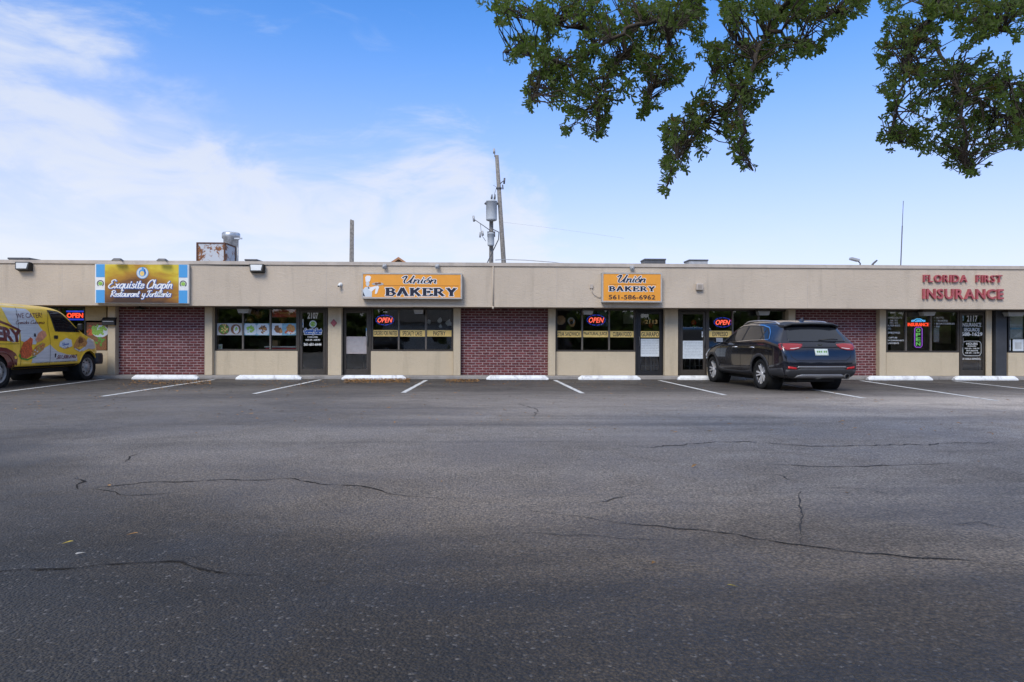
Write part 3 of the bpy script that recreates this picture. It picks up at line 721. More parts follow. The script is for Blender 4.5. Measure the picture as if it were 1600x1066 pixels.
def orange_sign(label, x0, y0, x1, y1):
    s, W, H = sign_empty('shop_sign', label, x0, y0, x1, y1, YF - .2)
    MB().bbox(-W / 2, W / 2, .012, .2, 0, H, .01).build('sign_box', M['grey_metal'], s)
    f = .042; fr = MB().box(-W / 2, W / 2, -.006, .012, 0, f).box(-W / 2, W / 2, -.006, .012, H - f, H).box(-W / 2, -W / 2 + f, -.006, .012, f, H - f).box(W / 2 - f, W / 2, -.006, .012, f, H - f)
    fr.build('sign_frame', M['sign_frame'], s)
    MB().box(-W / 2 + f, W / 2 - f, .004, .011, f, H - f).build('orange_face', M['orange'], s)
    return s, W, H
M['sign_frame'] = pmat('aluminium_frame', (.46, .42, .37), .5, .5, .1, var=.1)
s2, W, H = orange_sign('long orange bakery sign with a chef holding a tray', 565, 426.5, 722, 467)
for nm, mt, g, y in (('lettering_edge', 'white_ink', .017, .0005), ('lettering', 'navy_ink', .0, -.0025)):
    mb = MB(); add_script(mb, 'Unión', -W * .10, W * .255, H * .60, H * .885, y, .215, .26, g, .42)
    add_script(mb, 'BAKERY', -W * .265, W * .45, H * .115, H * .415, y, .46, .22, g, 0, SLAB, False, .07)
    mb.build(nm, M[mt], s2, False)
MB().box(-W * .285, W * .465, .0005, .003, H * .50, H * .515).build('divider_line', M['brown_line'], s2)
# the printed chef: hat, head, jacket, arm and a tray of bread
c0 = -W * .43
ch = MB().prism([(c0 - .17, .05), (c0 - .19, H * .3), (c0 - .10, H * .44), (c0 + .03, H * .46), (c0 + .10, H * .36), (c0 + .09, .05)], -.001, .003).build('chef_figure', M['plate'], s2)
MB().disc(c0 - .03, H * .57, .052, .075, -.002, .003, 16).build('face', M['tan_skin'] if 'tan_skin' in M else M['paper'], ch)
MB().prism([(c0 - .085, H * .64), (c0 - .1, H * .82), (c0 - .06, H * .88), (c0 + .02, H * .885), (c0 + .07, H * .83), (c0 + .035, H * .66)], -.003, .003).build('chef_hat', M['white_ink'], ch)
MB().prism([(c0 - .01, H * .34), (c0 + .06, H * .44), (c0 + .27, H * .50), (c0 + .3, H * .44), (c0 + .24, H * .2), (c0 + .18, H * .17), (c0 + .2, H * .4), (c0 + .08, H * .26)], -.003, .002).build('arm', M['white_ink'], ch)
MB().disc(c0 + .26, H * .565, .17, .045, -.004, .001, 18, .1).build('tray', M['grey_metal'], ch)
MB().disc(c0 + .22, H * .57, .05, .03, -.006, -.001, 12).disc(c0 + .31, H * .585, .05, .03, -.006, -.001, 12).build('bread', M['brown_food'], ch)
MB().prism([(c0 - .19, H * .12), (c0 - .21, H * .3), (c0 - .17, H * .3), (c0 - .1, H * .08)], -.002, .003).prism([(c0 - .03, H * .42), (c0 + .01, H * .45), (c0 + .02, H * .36)], -.004, .001).build('shadow_print', M['navy_ink'], ch)

s3, W, H = orange_sign('square orange bakery sign with a phone number', 940.5, 426, 1034.5, 472.5)
for nm, mt, g, y in (('lettering_edge', 'white_ink', .014, .0005), ('lettering', 'navy_ink', .0, -.0025)):
    mb = MB(); add_script(mb, 'Unión', -W * .25, W * .24, H * .67, H * .92, y, .215, .26, g, .42)
    add_script(mb, 'BAKERY', -W * .385, W * .385, H * .375, H * .535, y, .46, .24, g, 0, SLAB, False, .1)
    if not g: add_text(mb, '561-586-6962', -W * .385, W * .385, H * .10, H * .245, y, .012)
    mb.build(nm, M[mt], s3, False)
MB().box(-W * .38, W * .40, .0005, .003, H * .598, H * .61).build('divider_line', M['brown_line'], s3)

# raised letters of the insurance office, each a piece of its own
x0, x1, za, zb = rect(1440, 429.5, 1565, 468, YF)
ls = empty('raised_lettering', 'raised dull red letters on the beige fascia above the insurance office', 'sign', ((x0 + x1) / 2, YF, za))
def raised(body, px0, px1, py0, py1, offs):
    X0, X1, Z0, Z1 = rect(px0, py0, px1, py1, YF)
    bv, _ = text_geo(body, 0.0, 1.12); tot = max(v.x for v in bv) - min(v.x for v in bv)
    # place letter by letter using cumulative widths
    x = X0; widths = []
    for c in body:
        if c == ' ': widths.append(.62 if len(body) > 10 else .3); continue
        v, _ = text_geo(c); widths.append(max(p.x for p in v) - min(p.x for p in v))
    gap = .17; s = (X1 - X0) / (sum(widths) + gap * (len(body) - 1))
    for c, wd in zip(body, widths):
        if c != ' ':
            mb = MB(); add_text(mb, c, x - ls.location.x, x - ls.location.x + wd * s, Z0 - za, Z1 - za, -.075, offs, thick=.075)
            mb.build('letter', M['red_letter'], ls, False)
        x += (wd + gap) * s
raised('FLORIDA FIRST', 1441.5, 1563.5, 430.3, 441.2, .012)
raised('INSURANCE', 1440.8, 1565.5, 452.3, 467.2, .018)

# ------------------------------------------------------------------ fittings on the fascia and under the soffit
def flood_box(px, py, label):
    p = at(px, py, YF)
    o = empty('floodlight', label, 'light', (p.x, YF, p.z))
    hs = MB(); hs.add([(-.2, 0, .11), (.2, 0, .11), (.2, 0, -.13), (-.2, 0, -.13), (-.2, -.16, .12), (.2, -.16, .12), (.17, -.2, -.09), (-.17, -.2, -.09)],
                      [(0, 1, 2, 3), (7, 6, 5, 4), (0, 4, 5, 1), (1, 5, 6, 2), (2, 6, 7, 3), (3, 7, 4, 0)])
    hs.build('housing', M['black'], o)
    MB().add([(-.165, -.172, .095), (.165, -.172, .095), (.14, -.206, -.068), (-.14, -.206, -.068)], [(0, 3, 2, 1)]).build('lens', M['lamp_lens'], o)
flood_box(40.5, 417, 'black wall floodlight at the far left, above the van')
flood_box(403.5, 420, 'black wall floodlight above the food picture window')
def twin_spot(px, py, label):
    p = at(px, py, YF); o = empty('twin_spotlight', label, 'light', (p.x, YF, p.z))
    MB().bbox(-.05, .05, -.06, 0, -.05, .05, .008).build('junction_box', M['grey_metal'], o)
    for s in (-1, 1):
        Mx = Matrix.Translation((s * .045, -.05, .015)) @ Matrix.Rotation(R(-52), 4, 'X') @ Matrix.Rotation(R(s * 28), 4, 'Y') @ Matrix.Rotation(R(180), 4, 'X')
        MB().lathe([(.02, 0), (.032, .02), (.034, .07), (.055, .11), (.06, .14), (.055, .142), (.0, .128)], 14, Mx).build('lamp_head', M['grey_metal'], o)
g_ = 0
twin_spot(601.5, 415.5, 'grey twin spotlight above the left end of the long orange sign')
twin_spot(683.5, 415.5, 'grey twin spotlight above the right end of the long orange sign')
twin_spot(986.5, 418, 'grey twin spotlight above the square orange sign')
def arm_light(px, py, label):
    p = at(px, py, YF - .3); o = empty('sign_light', label, 'light', (p.x, YF - .3, p.z))
    MB().tube([(0, .34, -.06), (0, .2, .05), (0, .06, .03)], .013, 8).build('arm', M['dark_metal'], o)
    MB().add([(-.13, -.07, -.015), (.13, -.07, -.015), (.17, .08, -.02), (-.17, .08, -.02), (-.08, -.03, .05), (.08, -.03, .05), (.09, .05, .05), (-.09, .05, .05)],
             [(3, 2, 1, 0), (4, 5, 6, 7), (0, 1, 5, 4), (1, 2, 6, 5), (2, 3, 7, 6), (3, 0, 4, 7)]).build('lamp_head', M['dark_metal'], o)
    MB().add([(-.11, -.06, -.018), (.11, -.06, -.018), (.14, .07, -.022), (-.14, .07, -.022)], [(0, 3, 2, 1)]).build('lens', M['lamp_lens'], o)
arm_light(183, 406.5, 'dark sign light over the left end of the gold restaurant sign')
arm_light(253, 407, 'dark sign light over the right end of the gold restaurant sign')
def soffit_light(px0, px1, label, lens='lamp_lens_grey'):
    Y = YP - .1; a, b = at(px0, 487, Y).x, at(px1, 487, Y).x; c, h_ = (a + b) / 2, (b - a) / 2
    o = empty('soffit_light', label, 'light', (c, Y, Z_SOF), group='box lights under the soffit')
    MB().bbox(-h_ - .01, h_ + .01, -.13, .13, -.075, -.001, .006).build('lamp_base', M['bronze'], o)
    MB().add([(-h_, -.12, -.076), (h_, -.12, -.076), (h_, .12, -.076), (-h_, .12, -.076), (-h_ * .82, -.1, -.19), (h_ * .82, -.1, -.19), (h_ * .82, .1, -.19), (-h_ * .82, .1, -.19)],
             [(0, 1, 2, 3), (7, 6, 5, 4), (0, 4, 5, 1), (1, 5, 6, 2), (2, 6, 7, 3), (3, 7, 4, 0)]).build('lamp_shade', M[lens], o)
soffit_light(372.5, 391, 'box light under the soffit at the food picture window')
soffit_light(647, 662, 'box light under the soffit above the specialty cakes banner')
soffit_light(910.5, 926.5, 'box light under the soffit above the cardboard cutout window')
soffit_light(1183, 1201, 'box light under the soffit above the roof of the navy car')
soffit_light(1438.5, 1458.5, 'box light under the soffit above the blue car neon')
soffit_light(1570.5, 1597, 'box light under the soffit at the far right window')
p = at(219, 479, YP - .1)
o = empty('canopy_lamp', 'small black lamp under the soffit above the leftmost brick bay', 'light', (p.x, YP - .1, Z_SOF))
MB().lathe([(.03, 0), (.03, -.03), (.10, -.04), (.17, -.075), (.17, -.085), (.0, -.08)], 20).build('lamp_shade', M['black'], o)
MB().lathe([(.05, -.081), (.05, -.1), (.0, -.11)], 14).build('bulb', M['lamp_lens_grey'], o)

def camera_dome(px, py, label):
    p = at(px, py, YF); o = empty('security_camera', label, 'camera', (p.x, YF, p.z))
    MB().lathe([(.062, 0), (.062, .015), (.04, .022), (.035, .05), (.0, .05)], 18, Matrix.Rotation(R(90), 4, 'X')).build('mount', M['white'], o)
    MB().lathe([(.033, 0), (.036, .02), (.036, .1), (.03, .115), (.0, .115)], 16, Matrix.Translation((0, -.045, 0)) @ Matrix.Rotation(R(118), 4, 'X') @ Matrix.Rotation(R(-14), 4, 'Y')).build('camera_body', M['white'], o)
    MB().lathe([(.024, .1158), (.0, .119)], 14, Matrix.Translation((0, -.045, 0)) @ Matrix.Rotation(R(118), 4, 'X') @ Matrix.Rotation(R(-14), 4, 'Y')).build('lens', M['black'], o)
camera_dome(532, 445, 'small white bullet camera on the fascia left of the long orange sign')
p = at(1092, 448.5, YF)
o = empty('alarm_bell_box', 'small square tan alarm box on the plain fascia', 'box', (p.x, YF, p.z))
MB().bbox(-.1, .1, -.11, 0, -.095, .095, .012).build('case', M['coping'], o)
mb = MB()
for k in range(4): mb.box(-.065, .065, -.114, -.108, -.06 + k * .032, -.046 + k * .032)
mb.build('louvre', M['soffit'], o)
p = at(924, 447.5, YF)
o = empty('junction_box', 'small weatherproof outlet box with a cable looping to the orange sign', 'box', (p.x, YF, p.z))
MB().bbox(-.045, .045, -.05, 0, -.06, .055, .008).build('case', M['coping'], o)
q = at(941, 464.5, YF)
MB().tube([(0, -.03, -.06), (.01, -.03, -.15), (.08, -.03, -.25), (.2, -.03, q.z - p.z + .0), (q.x - p.x, -.03, q.z - p.z)], .010, 8).build('cable', M['coping'], o)
# conduit running down the fascia and the black cable below the coping
a = at(770.5, 417.5, YF); b = at(770.5, 481.5, YF)
o = tag(MB().tube([(a.x, YF - .03, Z_COP - .005), (a.x, YF - .03, b.z)], .018, 10).tube([(a.x, YF - .03, b.z + .05), (a.x, YF - .03, b.z - .03)], .03, 10).build('conduit', M['stucco']),
        'thin painted conduit running down the fascia above the middle brick bay', 'conduit')
pts = [at(px, py, YF - .02) for px, py in [(18, 409.2), (45, 409.6), (80, 411.2), (120, 410.2), (145, 410.8), (183, 408.8), (230, 411.5), (253, 409.4), (300, 412.2), (340, 413.6), (403, 414.5)]]
tag(MB().tube(pts, .016, 6).build('power_cable', M['black']), 'black cable sagging along the coping to the left floodlights', 'cable')
# black letter box and the maroon diamond plate on the pilasters
a0, a1, z0, z1 = rect(161.5, 496, 181.5, 508.3, YP - .02)
o = empty('letter_box', 'black letter box on the pilaster left of the first brick bay', 'mailbox', ((a0 + a1) / 2, YP, z0))
hw = (a1 - a0) / 2; hh = z1 - z0
MB().bbox(-hw, hw, -.11, 0, 0, hh * .72, .01).build('box_body', M['black'], o)
MB().add([(-hw - .01, -.125, hh * .66), (hw + .01, -.125, hh * .66), (hw + .01, 0, hh), (-hw - .01, 0, hh), (-hw - .01, -.125, hh * .6), (hw + .01, -.125, hh * .6), (hw + .01, 0, hh * .75), (-hw - .01, 0, hh * .75)],
         [(0, 1, 2, 3), (7, 6, 5, 4), (0, 4, 5, 1), (1, 5, 6, 2), (2, 6, 7, 3), (3, 7, 4, 0)]).build('lid', M['black'], o)
MB().box(-hw * .85, hw * .85, -.115, -.109, hh * .44, hh * .52).build('trim', M['grey_metal'], o)
p = at(521.5, 504.8, YP - .006); d_ = .10
o = MB().prism([(0, d_ * 1.2), (d_, 0), (0, -d_ * 1.2), (-d_, 0)], -.006, .005).build('hazard_placard', M['placard']); o.location = p
tag(o, 'small maroon diamond plate on the pilaster beside the restaurant door', 'placard')
MB().prism([(0, d_ * .85), (d_ * .68, 0), (0, -d_ * .85), (-d_ * .68, 0)], -.008, -.006).build('inner_field', M['red_letter'], o)
# ------------------------------------------------------------------ window banners, posters, papers
YW, YD = YS + .034, YS + .012           # just in front of window panes / door panes
def banner(x0, x1, y0, y1, text, label, Y, tx=None, pre=None):
    X0, X1, Z0, Z1 = rect(x0, y0, x1, y1, Y); W, H = X1 - X0, Z1 - Z0
    o = MB().box(-W / 2, W / 2, 0, .004, 0, H).build('window_banner', M['gold_band']); o.location = ((X0 + X1) / 2, Y, Z0)
    tag(o, label, 'banner', 'gold banners across the bakery windows')
    mb = MB(); a, b = (-W / 2 + W * tx[0], -W / 2 + W * tx[1]) if tx else (-W * .42, W * .42)
    add_text(mb, text, a, b, H * .16, H * .84, -.002, .014)
    mb.build('lettering', M['navy_ink'], o, False); return o
banner(582.3, 622.2, 515.8, 525.8, 'ORDERS FOR PARTIES', 'gold banner lettered orders for parties', YW, (.06, .95))
banner(624.6, 664.4, 516, 526, 'SPECIALTY CAKES', 'gold banner lettered specialty cakes', YW, (.11, .88))
banner(667, 707.2, 516.2, 526, 'PASTRY', 'gold banner lettered pastry', YW, (.25, .72))
banner(869.5, 908.8, 517, 527, 'STEAK SANDWHICH', 'gold banner lettered steak sandwich', YW, (.05, .92))
banner(911, 950.8, 517.2, 527, '*NATURAL JUICE', 'gold banner lettered natural juice', YW, (.02, .94))
banner(953, 991.5, 517.4, 527.2, 'CUBAN FOOD', 'gold banner lettered Cuban food', YW, (.12, .87))
banner(997.8, 1033.6, 517.6, 527.4, 'GUARAPO', 'gold banner on the black door beside the Cuban food window', YD, (.12, .88))
banner(1106.5, 1143.8, 517, 527, 'EXPRESSO', 'gold banner in the window behind the front of the navy car', YW, (.18, .82))

def flat_thing(name, x0, x1, y0, y1, mat, label, cat, Y, tk=.004, group=None):
    X0, X1, Z0, Z1 = rect(x0, y0, x1, y1, Y); W, H = X1 - X0, Z1 - Z0
    o = MB().box(-W / 2, W / 2, 0, tk, 0, H).build(name, M[mat]); o.location = ((X0 + X1) / 2, Y, Z0)
    tag(o, label, cat, group); return o, W, H
def blob(mb, cx, cz, rx, rz, y, seed, n=18, jag=.2):
    q = random.Random(seed); pts = []
    for k in range(n):
        a = 2 * math.pi * k / n; r_ = 1 + q.uniform(-jag, jag); pts.append((cx + rx * r_ * math.cos(a), cz + rz * r_ * math.sin(a)))
    return mb.prism(pts, y, y + .002)
def bits(mb, cx, cz, rx, rz, y, seed, n, s):
    q = random.Random(seed)
    for k in range(n):
        a = q.uniform(0, 6.28); r_ = math.sqrt(q.random()); blob(mb, cx + rx * r_ * math.cos(a), cz + rz * r_ * math.sin(a), s * q.uniform(.6, 1.3), s * q.uniform(.5, 1.1), y - k * .00004, seed * 50 + k, 6, .3)
    return mb
# first poster: two dark bowls on grey
o, W, H = flat_thing('food_poster', 338.6, 378.3, 505.3, 523.8, 'poster_grey', 'food poster with two brown bowls on grey', 'poster', YW, group='food posters across the restaurant window')
MB().disc(-W * .22, H * .5, W * .22, H * .46, -.002, 0, 22).build('dish', M['brown_food'], o); g = bits(MB(), -W * .22, H * .54, W * .17, H * .36, -.004, 3, 26, .035).build('greens', M['green'], o)
bits(MB(), -W * .2, H * .55, W * .16, H * .32, -.008, 5, 14, .025).build('topping', M['gold_band'], o)
d2 = MB().disc(W * .25, H * .5, W * .2, H * .42, -.002, 0, 22).build('dish', M['brown_food'], o); MB().disc(W * .27, H * .46, W * .11, H * .34, -.004, -.002, 20).build('tortilla', M['lime_pale'] if 'lime_pale' in M else M['vinyl'], d2)
bits(MB(), W * .27, H * .5, W * .05, H * .16, -.008, 8, 7, .025).build('topping', M['lime'], d2)
o, W, H = flat_thing('food_poster', 380.8, 421.2, 505.5, 524, 'poster_blue', 'food poster with salads on two white trays', 'poster', YW, group='food posters across the restaurant window')
for s, mt, sd in ((-1, 'lime', 11), (1, 'brown_food', 12)):
    c = s * W * .245; hw, hh, k = W * .238, H * .48, .06
    d = MB().prism([(c - hw + k, H / 2 - hh), (c + hw - k, H / 2 - hh), (c + hw, H / 2 - hh + k), (c + hw, H / 2 + hh - k), (c + hw - k, H / 2 + hh), (c - hw + k, H / 2 + hh), (c - hw, H / 2 + hh - k), (c - hw, H / 2 - hh + k)], -.002, 0).build('tray', M['plate'], o)
    bits(MB(), c, H * .5, W * .13, H * .34, -.004, sd, 26, .032).build('salad', M[mt], d)
    bits(MB(), c, H * .52, W * .12, H * .3, -.009, sd + 20, 9, .024).build('topping', M['lime' if s < 0 else 'tan_food'], d)
o, W, H = flat_thing('food_poster', 424.8, 464.2, 505.5, 524, 'poster_blue', 'food poster with grilled meat and a sandwich on blue', 'poster', YW, group='food posters across the restaurant window')
MB().box(-W / 2, -W * .1, -.002, -.0002, 0.001, H - .001).build('tray', M['plate'], o)
blob(blob(MB(), -W * .3, H * .55, W * .1, H * .32, -.004, 31), -W * .2, H * .4, W * .12, H * .24, -.006, 32).build('meat', M['brown_food'], o)
blob(MB(), -W * .14, H * .34, W * .06, H * .16, -.008, 37).build('side_dish', M['tan_food'], o)
blob(blob(MB(), W * .24, H * .62, W * .16, H * .28, -.004, 33), W * .33, H * .5, W * .1, H * .2, -.006, 34).build('sandwich', M['tan_food'], o)
blob(MB(), W * .27, H * .22, W * .17, H * .13, -.005, 35).build('salad', M['vinyl'], o); bits(MB(), W * .2, H * .25, W * .2, H * .12, -.008, 36, 7, .03).build('topping', M['red_food'], o)
o, W, H = flat_thing('red_banner', 425, 464, 483.8, 495.8, 'red', 'red banner at the top of the restaurant window', 'banner', YS + .12)
add_script(MB(), 'sazón'.replace('z', 's').replace('ó', 'o'), -W * .2, W * .1, H * .5, H * .72, -.002, .16, .5).build('lettering', M['gold_band'], o, False)
MB().ring(W * .22, H * .6, W * .14, H * .13, .018, -.002, 0, 16).build('oval', M['gold_band'], o)
# left window beside the van: leafy poster
o, W, H = flat_thing('plant_poster', 135.2, 166.5, 504, 547, 'brown_food', 'picture panel of a green salad plate beside the van', 'poster', YS - .02)
MB().disc(W * .18, H * .68, W * .42, H * .22, -.003, 0, 20).build('dish', M['plate'], o); bits(MB(), W * .1, H * .72, W * .36, H * .17, -.005, 41, 34, .05).build('greens', M['lime'], o)
bits(MB(), -W * .32, H * .72, W * .12, H * .2, -.005, 42, 10, .05).build('red_food', M['red_food'], o); bits(MB(), W * .0, H * .3, W * .4, H * .2, -.005, 43, 18, .04).build('stems', M['green'], o)
# papers on the doors
def paper(x0, x1, y0, y1, mat, label, Y, rows=9):
    o, W, H = flat_thing('paper_sheet', x0, x1, y0, y1, mat, label, 'paper', Y)
    q = random.Random(int(x0)); mb = MB()
    for k in range(rows):
        z = H * (.92 - .84 * k / rows); x = -W * .42
        while x < W * .36:
            l = q.uniform(.04, .16) * W; mb.box(x, min(x + l, W * .42), -.0012, 0, z - .011, z); x += l + W * .02
    mb.build('print_lines', M['ink'], o); return o
paper(540.5, 573.4, 526, 553, 'paper_mauve', 'mauve tinted paper sheet on the bakery door left of the orders banner', YD, 11)
paper(998.8, 1032.2, 529.6, 557.2, 'paper', 'white paper sheet on the black door, under the gold banner', YD, 9)
paper(1066.6, 1100.2, 532.6, 560.6, 'paper', 'white paper sheet on the door left of the navy car', YD, 10)
o, W, H = flat_thing('paper_sheet', 1459, 1467.5, 513, 534.5, 'paper_mauve', 'narrow paper notice inside the window right of the green neon', 'paper', YS + .07)
MB().box(-W * .35, W * .35, -.001, 0, H * .3, H * .36).box(-W * .35, W * .35, -.001, 0, H * .6, H * .66).box(-W * .35, W * .35, -.001, 0, H * .75, H * .8).build('print_lines', M['ink'], o)
o, W, H = flat_thing('paper_sheet', 1582.5, 1599.5, 530.5, 549, 'paper', 'white framed notice in the lower right corner window', 'paper', YS + .03)
MB().box(-W * .3, W * .3, -.001, 0, H * .2, H * .75).build('print_lines', M['poster_grey'], o)
o, W, H = flat_thing('paper_sheet', 1575.2, 1579, 531, 548, 'paper', 'narrow white notice beside the charcoal panel at far right', 'paper', YS + .03)
MB().box(-W * .3, W * .3, -.001, 0, H * .3, H * .5).build('print_lines', M['deep_blue'], o)
o, W, H = flat_thing('window_poster', 1574, 1598, 491, 529.5, 'poster_pale' if 'poster_pale' in M else 'poster_grey', 'pale poster filling the far right window', 'poster', YS + .075)
MB().prism([(-W * .1, H * .08), (W * .4, H * .08), (W * .4, H * .3)], -.003, 0).build('picture', M['vinyl'], o); MB().box(-W / 2, W / 2, -.003, -.0005, H * .38, H * .45).build('stripe', M['poster_blue'], o)
MB().box(-W * .5, W * .45, -.003, -.0005, H * .53, H * .58).build('stripe', M['vinyl'], o)
o, W, H = flat_thing('card', 341, 347.5, 538, 546.5, 'vinyl', 'small white card standing in the restaurant window', 'card', YS + .12, .01)
MB().ring(0, H * .5, W * .25, H * .22, .015, -.002, 0, 14).build('print_lines', M['lime'], o)
o, W, H = flat_thing('sticker', 572, 575.8, 512.5, 525.5, 'vinyl', 'small blue and white sticker strip on the bakery door edge', 'sticker', YD)
MB().box(-W / 2, W / 2, -.001, 0, H * .66, H * .98).build('blue_band', M['sky_blue'], o); MB().box(-W * .2, W * .2, -.001, 0, H * .2, H * .45).build('print_lines', M['deep_blue'], o)
o, W, H = flat_thing('sticker', 470.6, 474.2, 499, 512, 'vinyl', 'small pale sticker strip on the restaurant door edge', 'sticker', YD)
MB().box(-W * .3, W * .3, -.001, 0, H * .3, H * .6).build('print_lines', M['sky_blue'], o)
o, W, H = flat_thing('card', 1096.4, 1099.5, 518, 527, 'vinyl', 'small white card on the door beside the expresso banner', 'card', YD)
MB().box(-W * .3, W * .3, -.001, 0, H * .3, H * .5).build('print_lines', M['ink'], o)

# vinyl lettering on glass: parts of the doors and windows
def vinyl(parent, lines, mat='vinyl', Y=YD, name='lettering', off=.012):
    mb = MB()
    for body, x0, x1, y0, y1 in lines:
        X0, X1, Z0, Z1 = rect(x0, y0, x1, y1, Y); add_text(mb, body, X0, X1, Z0, Z1, Y, off)
    return mb.build(name, M[mat], parent, False)
vinyl(d_rest, [('2107', 480.6, 497, 488.6, 497.8)], off=.03)
vinyl(d_rest, [('7 DAYS A WEEK', 480.5, 496.8, 525.8, 528.0), ('10:00 AM - 10:00 PM', 477.5, 499.8, 530, 532.6), ('561-601-6444', 474.8, 502, 536.3, 540.3)], off=.03)
for nm, mt, g, y in (('lettering_edge', 'vinyl', .014, .0), ('lettering', 'deep_blue', .0, -.002)):
    X0, X1, Z0, Z1 = rect(475, 513.5, 503, 519, YD); mb = MB(); add_script(mb, 'Exquisite Chapín', X0, X1, Z0, Z1, YD + y, .2, .6, g)
    X0, X1, Z0, Z1 = rect(476, 519.2, 502, 522.3, YD); add_script(mb, 'Restaurant y Tortilleria', X0, X1, Z0, Z1, YD + y, .22, .7, g); mb.build(nm, M[mt], d_rest, False)
X0, X1, Z0, Z1 = rect(483.3, 500.8, 494.6, 512.2, YD); cx, cz = (X0 + X1) / 2, (Z0 + Z1) / 2; r_ = (X1 - X0) / 2
MB().disc(cx, cz, r_, r_, YD, YD + .002, 22).build('emblem', M['plate'], d_rest)
MB().ring(cx, cz, r_ * .75, r_ * .75, .03, YD - .002, YD, 18).prism([(cx - .03, cz + .06), (cx + .05, cz + .04), (cx + .02, cz - .06), (cx - .05, cz - .03)], YD - .002, YD).build('emblem_print', M['lime'], d_rest)
vinyl(d_ins, [('2117', 1511, 1527, 493.5, 502.6), ('INSURANCE', 1503, 1533, 504.8, 510.4), ('SEGUROS', 1506, 1530.5, 512.6, 518), ('588-1629', 1502.8, 1534.8, 519.5, 525)], off=.022)
vinyl(d_ins, [('HOURS', 1510, 1527.5, 535.6, 539), ('MON-FRI', 1512, 1525, 540, 542.2), ('9:00 AM - 5:00 PM', 1507.5, 1530, 543.6, 545.6), ('SATURDAYS', 1510, 1528, 547, 549.2), ('9:00 AM - 1:00 PM', 1508, 1530, 550.6, 552.6), ('SE HABLA ESPAÑOL', 1503.3, 1532.5, 559, 562.2)], off=.018)
X0, X1, Z0, Z1 = rect(1504.5, 533.2, 1533, 556, YD); k = .09
pts = [(X0 + k, Z0), (X1 - k, Z0), (X1 - k * .3, Z0 + k * .3), (X1, Z0 + k), (X1, Z1 - k), (X1 - k * .3, Z1 - k * .3), (X1 - k, Z1), (X0 + k, Z1), (X0 + k * .3, Z1 - k * .3), (X0, Z1 - k), (X0, Z0 + k), (X0 + k * .3, Z0 + k * .3)]
mb = MB()
for a, b in zip(pts, pts[1:] + pts[:1]):
    t = Vector((b[0] - a[0], b[1] - a[1])).normalized() * .006; mb.prism([(a[0] - t.y, a[1] + t.x), (b[0] - t.y, b[1] + t.x), (b[0] + t.y, b[1] - t.x), (a[0] + t.y, a[1] - t.x)], YD, YD + .001)
mb.build('hours_border', M['vinyl'], d_ins)
X0, X1, Z0, Z1 = rect(1501, 491.5, 1506, 501, YD); MB().box(X0, X1, YD, YD + .001, Z0 + .06, Z1).box(X0, X1, YD, YD + .001, Z0, Z0 + .035).build('sticker', M['poster_blue'], d_ins)
vinyl(w_ins, [('IMMEDIATE', 1385.8, 1409.5, 495.3, 498), ('SR-22', 1390.5, 1402.5, 499.8, 502.2), ('FR-44', 1390.5, 1402.5, 503.6, 505.8), ('BUSINESS', 1385.5, 1406.5, 507.6, 510.2), ('G.L.', 1385.6, 1393, 512, 514.6)], Y=YW, off=.02)
vinyl(w_ins, [('CAPTURE', 1388.5, 1402, 526.6, 528.8), ('LOW DOWNPAYMENTS', 1385, 1412.5, 531, 533.2), ('& PAYMENTS', 1386.5, 1404.5, 535.3, 537.6)], Y=YW, off=.02)
vinyl(w_ins, [('HOMEOWNER', 1385.2, 1406.5, 518.6, 521.4)], 'peach' if 'peach' in M else 'tan_vinyl' if 'tan_vinyl' in M else 'vinyl', YW, off=.02)
vinyl(w_ins, [('• AUTO', 1459.8, 1474.5, 495.3, 498), ('• TRUCKS', 1459.8, 1480.5, 500, 502.6), ('• BOATS/BIKES', 1459.8, 1491.5, 504.6, 507.2), ('• RV', 1459.8, 1468.5, 509, 511.8)], Y=YW, off=.02)
vinyl(d_cub, [('2113', 1008, 1027, 500, 506)], 'gold_ball', off=.02)

# neon signs hanging inside the glass
def neon_open(x0, x1, y0, y1, label, Y):
    X0, X1, Z0, Z1 = rect(x0, y0, x1, y1, Y); c, z, rx, rz = (X0 + X1) / 2, (Z0 + Z1) / 2, (X1 - X0) / 2, (Z1 - Z0) / 2
    o = empty('open_sign', label, 'sign', (c, Y, Z0), group='oval neon open signs'); z -= Z0
    MB().disc(0, z, rx, rz, .018, .03, 28).build('backing', M['black'], o)
    mb = MB()
    for k in range(12):
        a = 2 * math.pi * k / 12; mb.ring(0, z, rx, rz, .014, .0, .016, 5, a + .06, a + .46)
    mb.build('blue_tube', M['neon_blue'], o)
    mb = MB(); add_text(mb, 'OPEN', -rx * .78, rx * .78, z - rz * .48, z + rz * .48, 0, .006, shear=.22, thick=.015); mb.build('red_letters', M['neon_red'], o, False)
    mb = MB(); add_text(mb, 'OPEN', -rx * .78, rx * .78, z - rz * .48, z + rz * .48, -.002, -.014, shear=.22); mb.build('glow_letters', M['neon_pink'], o, False)
    MB().tube([(-rx * .4, .024, z + rz * .7), (-rx * .4, .024, 2.05 - Z0)], .003, 5).tube([(rx * .4, .024, z + rz * .7), (rx * .4, .024, 2.05 - Z0)], .003, 5).build('hanging_wire', M['black'], o)
neon_open(586.8, 615.5, 492.3, 508.2, 'oval neon open sign above the orders for parties banner', YS + .10)
neon_open(917, 946, 492, 508.6, 'oval neon open sign beside the cardboard cutout', YS + .10)
neon_open(1115.5, 1143, 496.2, 511.6, 'oval neon open sign above the front of the navy car', YS + .10)
X0, X1, Z0, Z1 = rect(103.5, 485.5, 130.5, 500.5, YS + .12)
o = empty('open_sign', 'rectangular open sign with blue bars, behind the van cab', 'sign', ((X0 + X1) / 2, YS + .12, Z0)); W, H = X1 - X0, Z1 - Z0
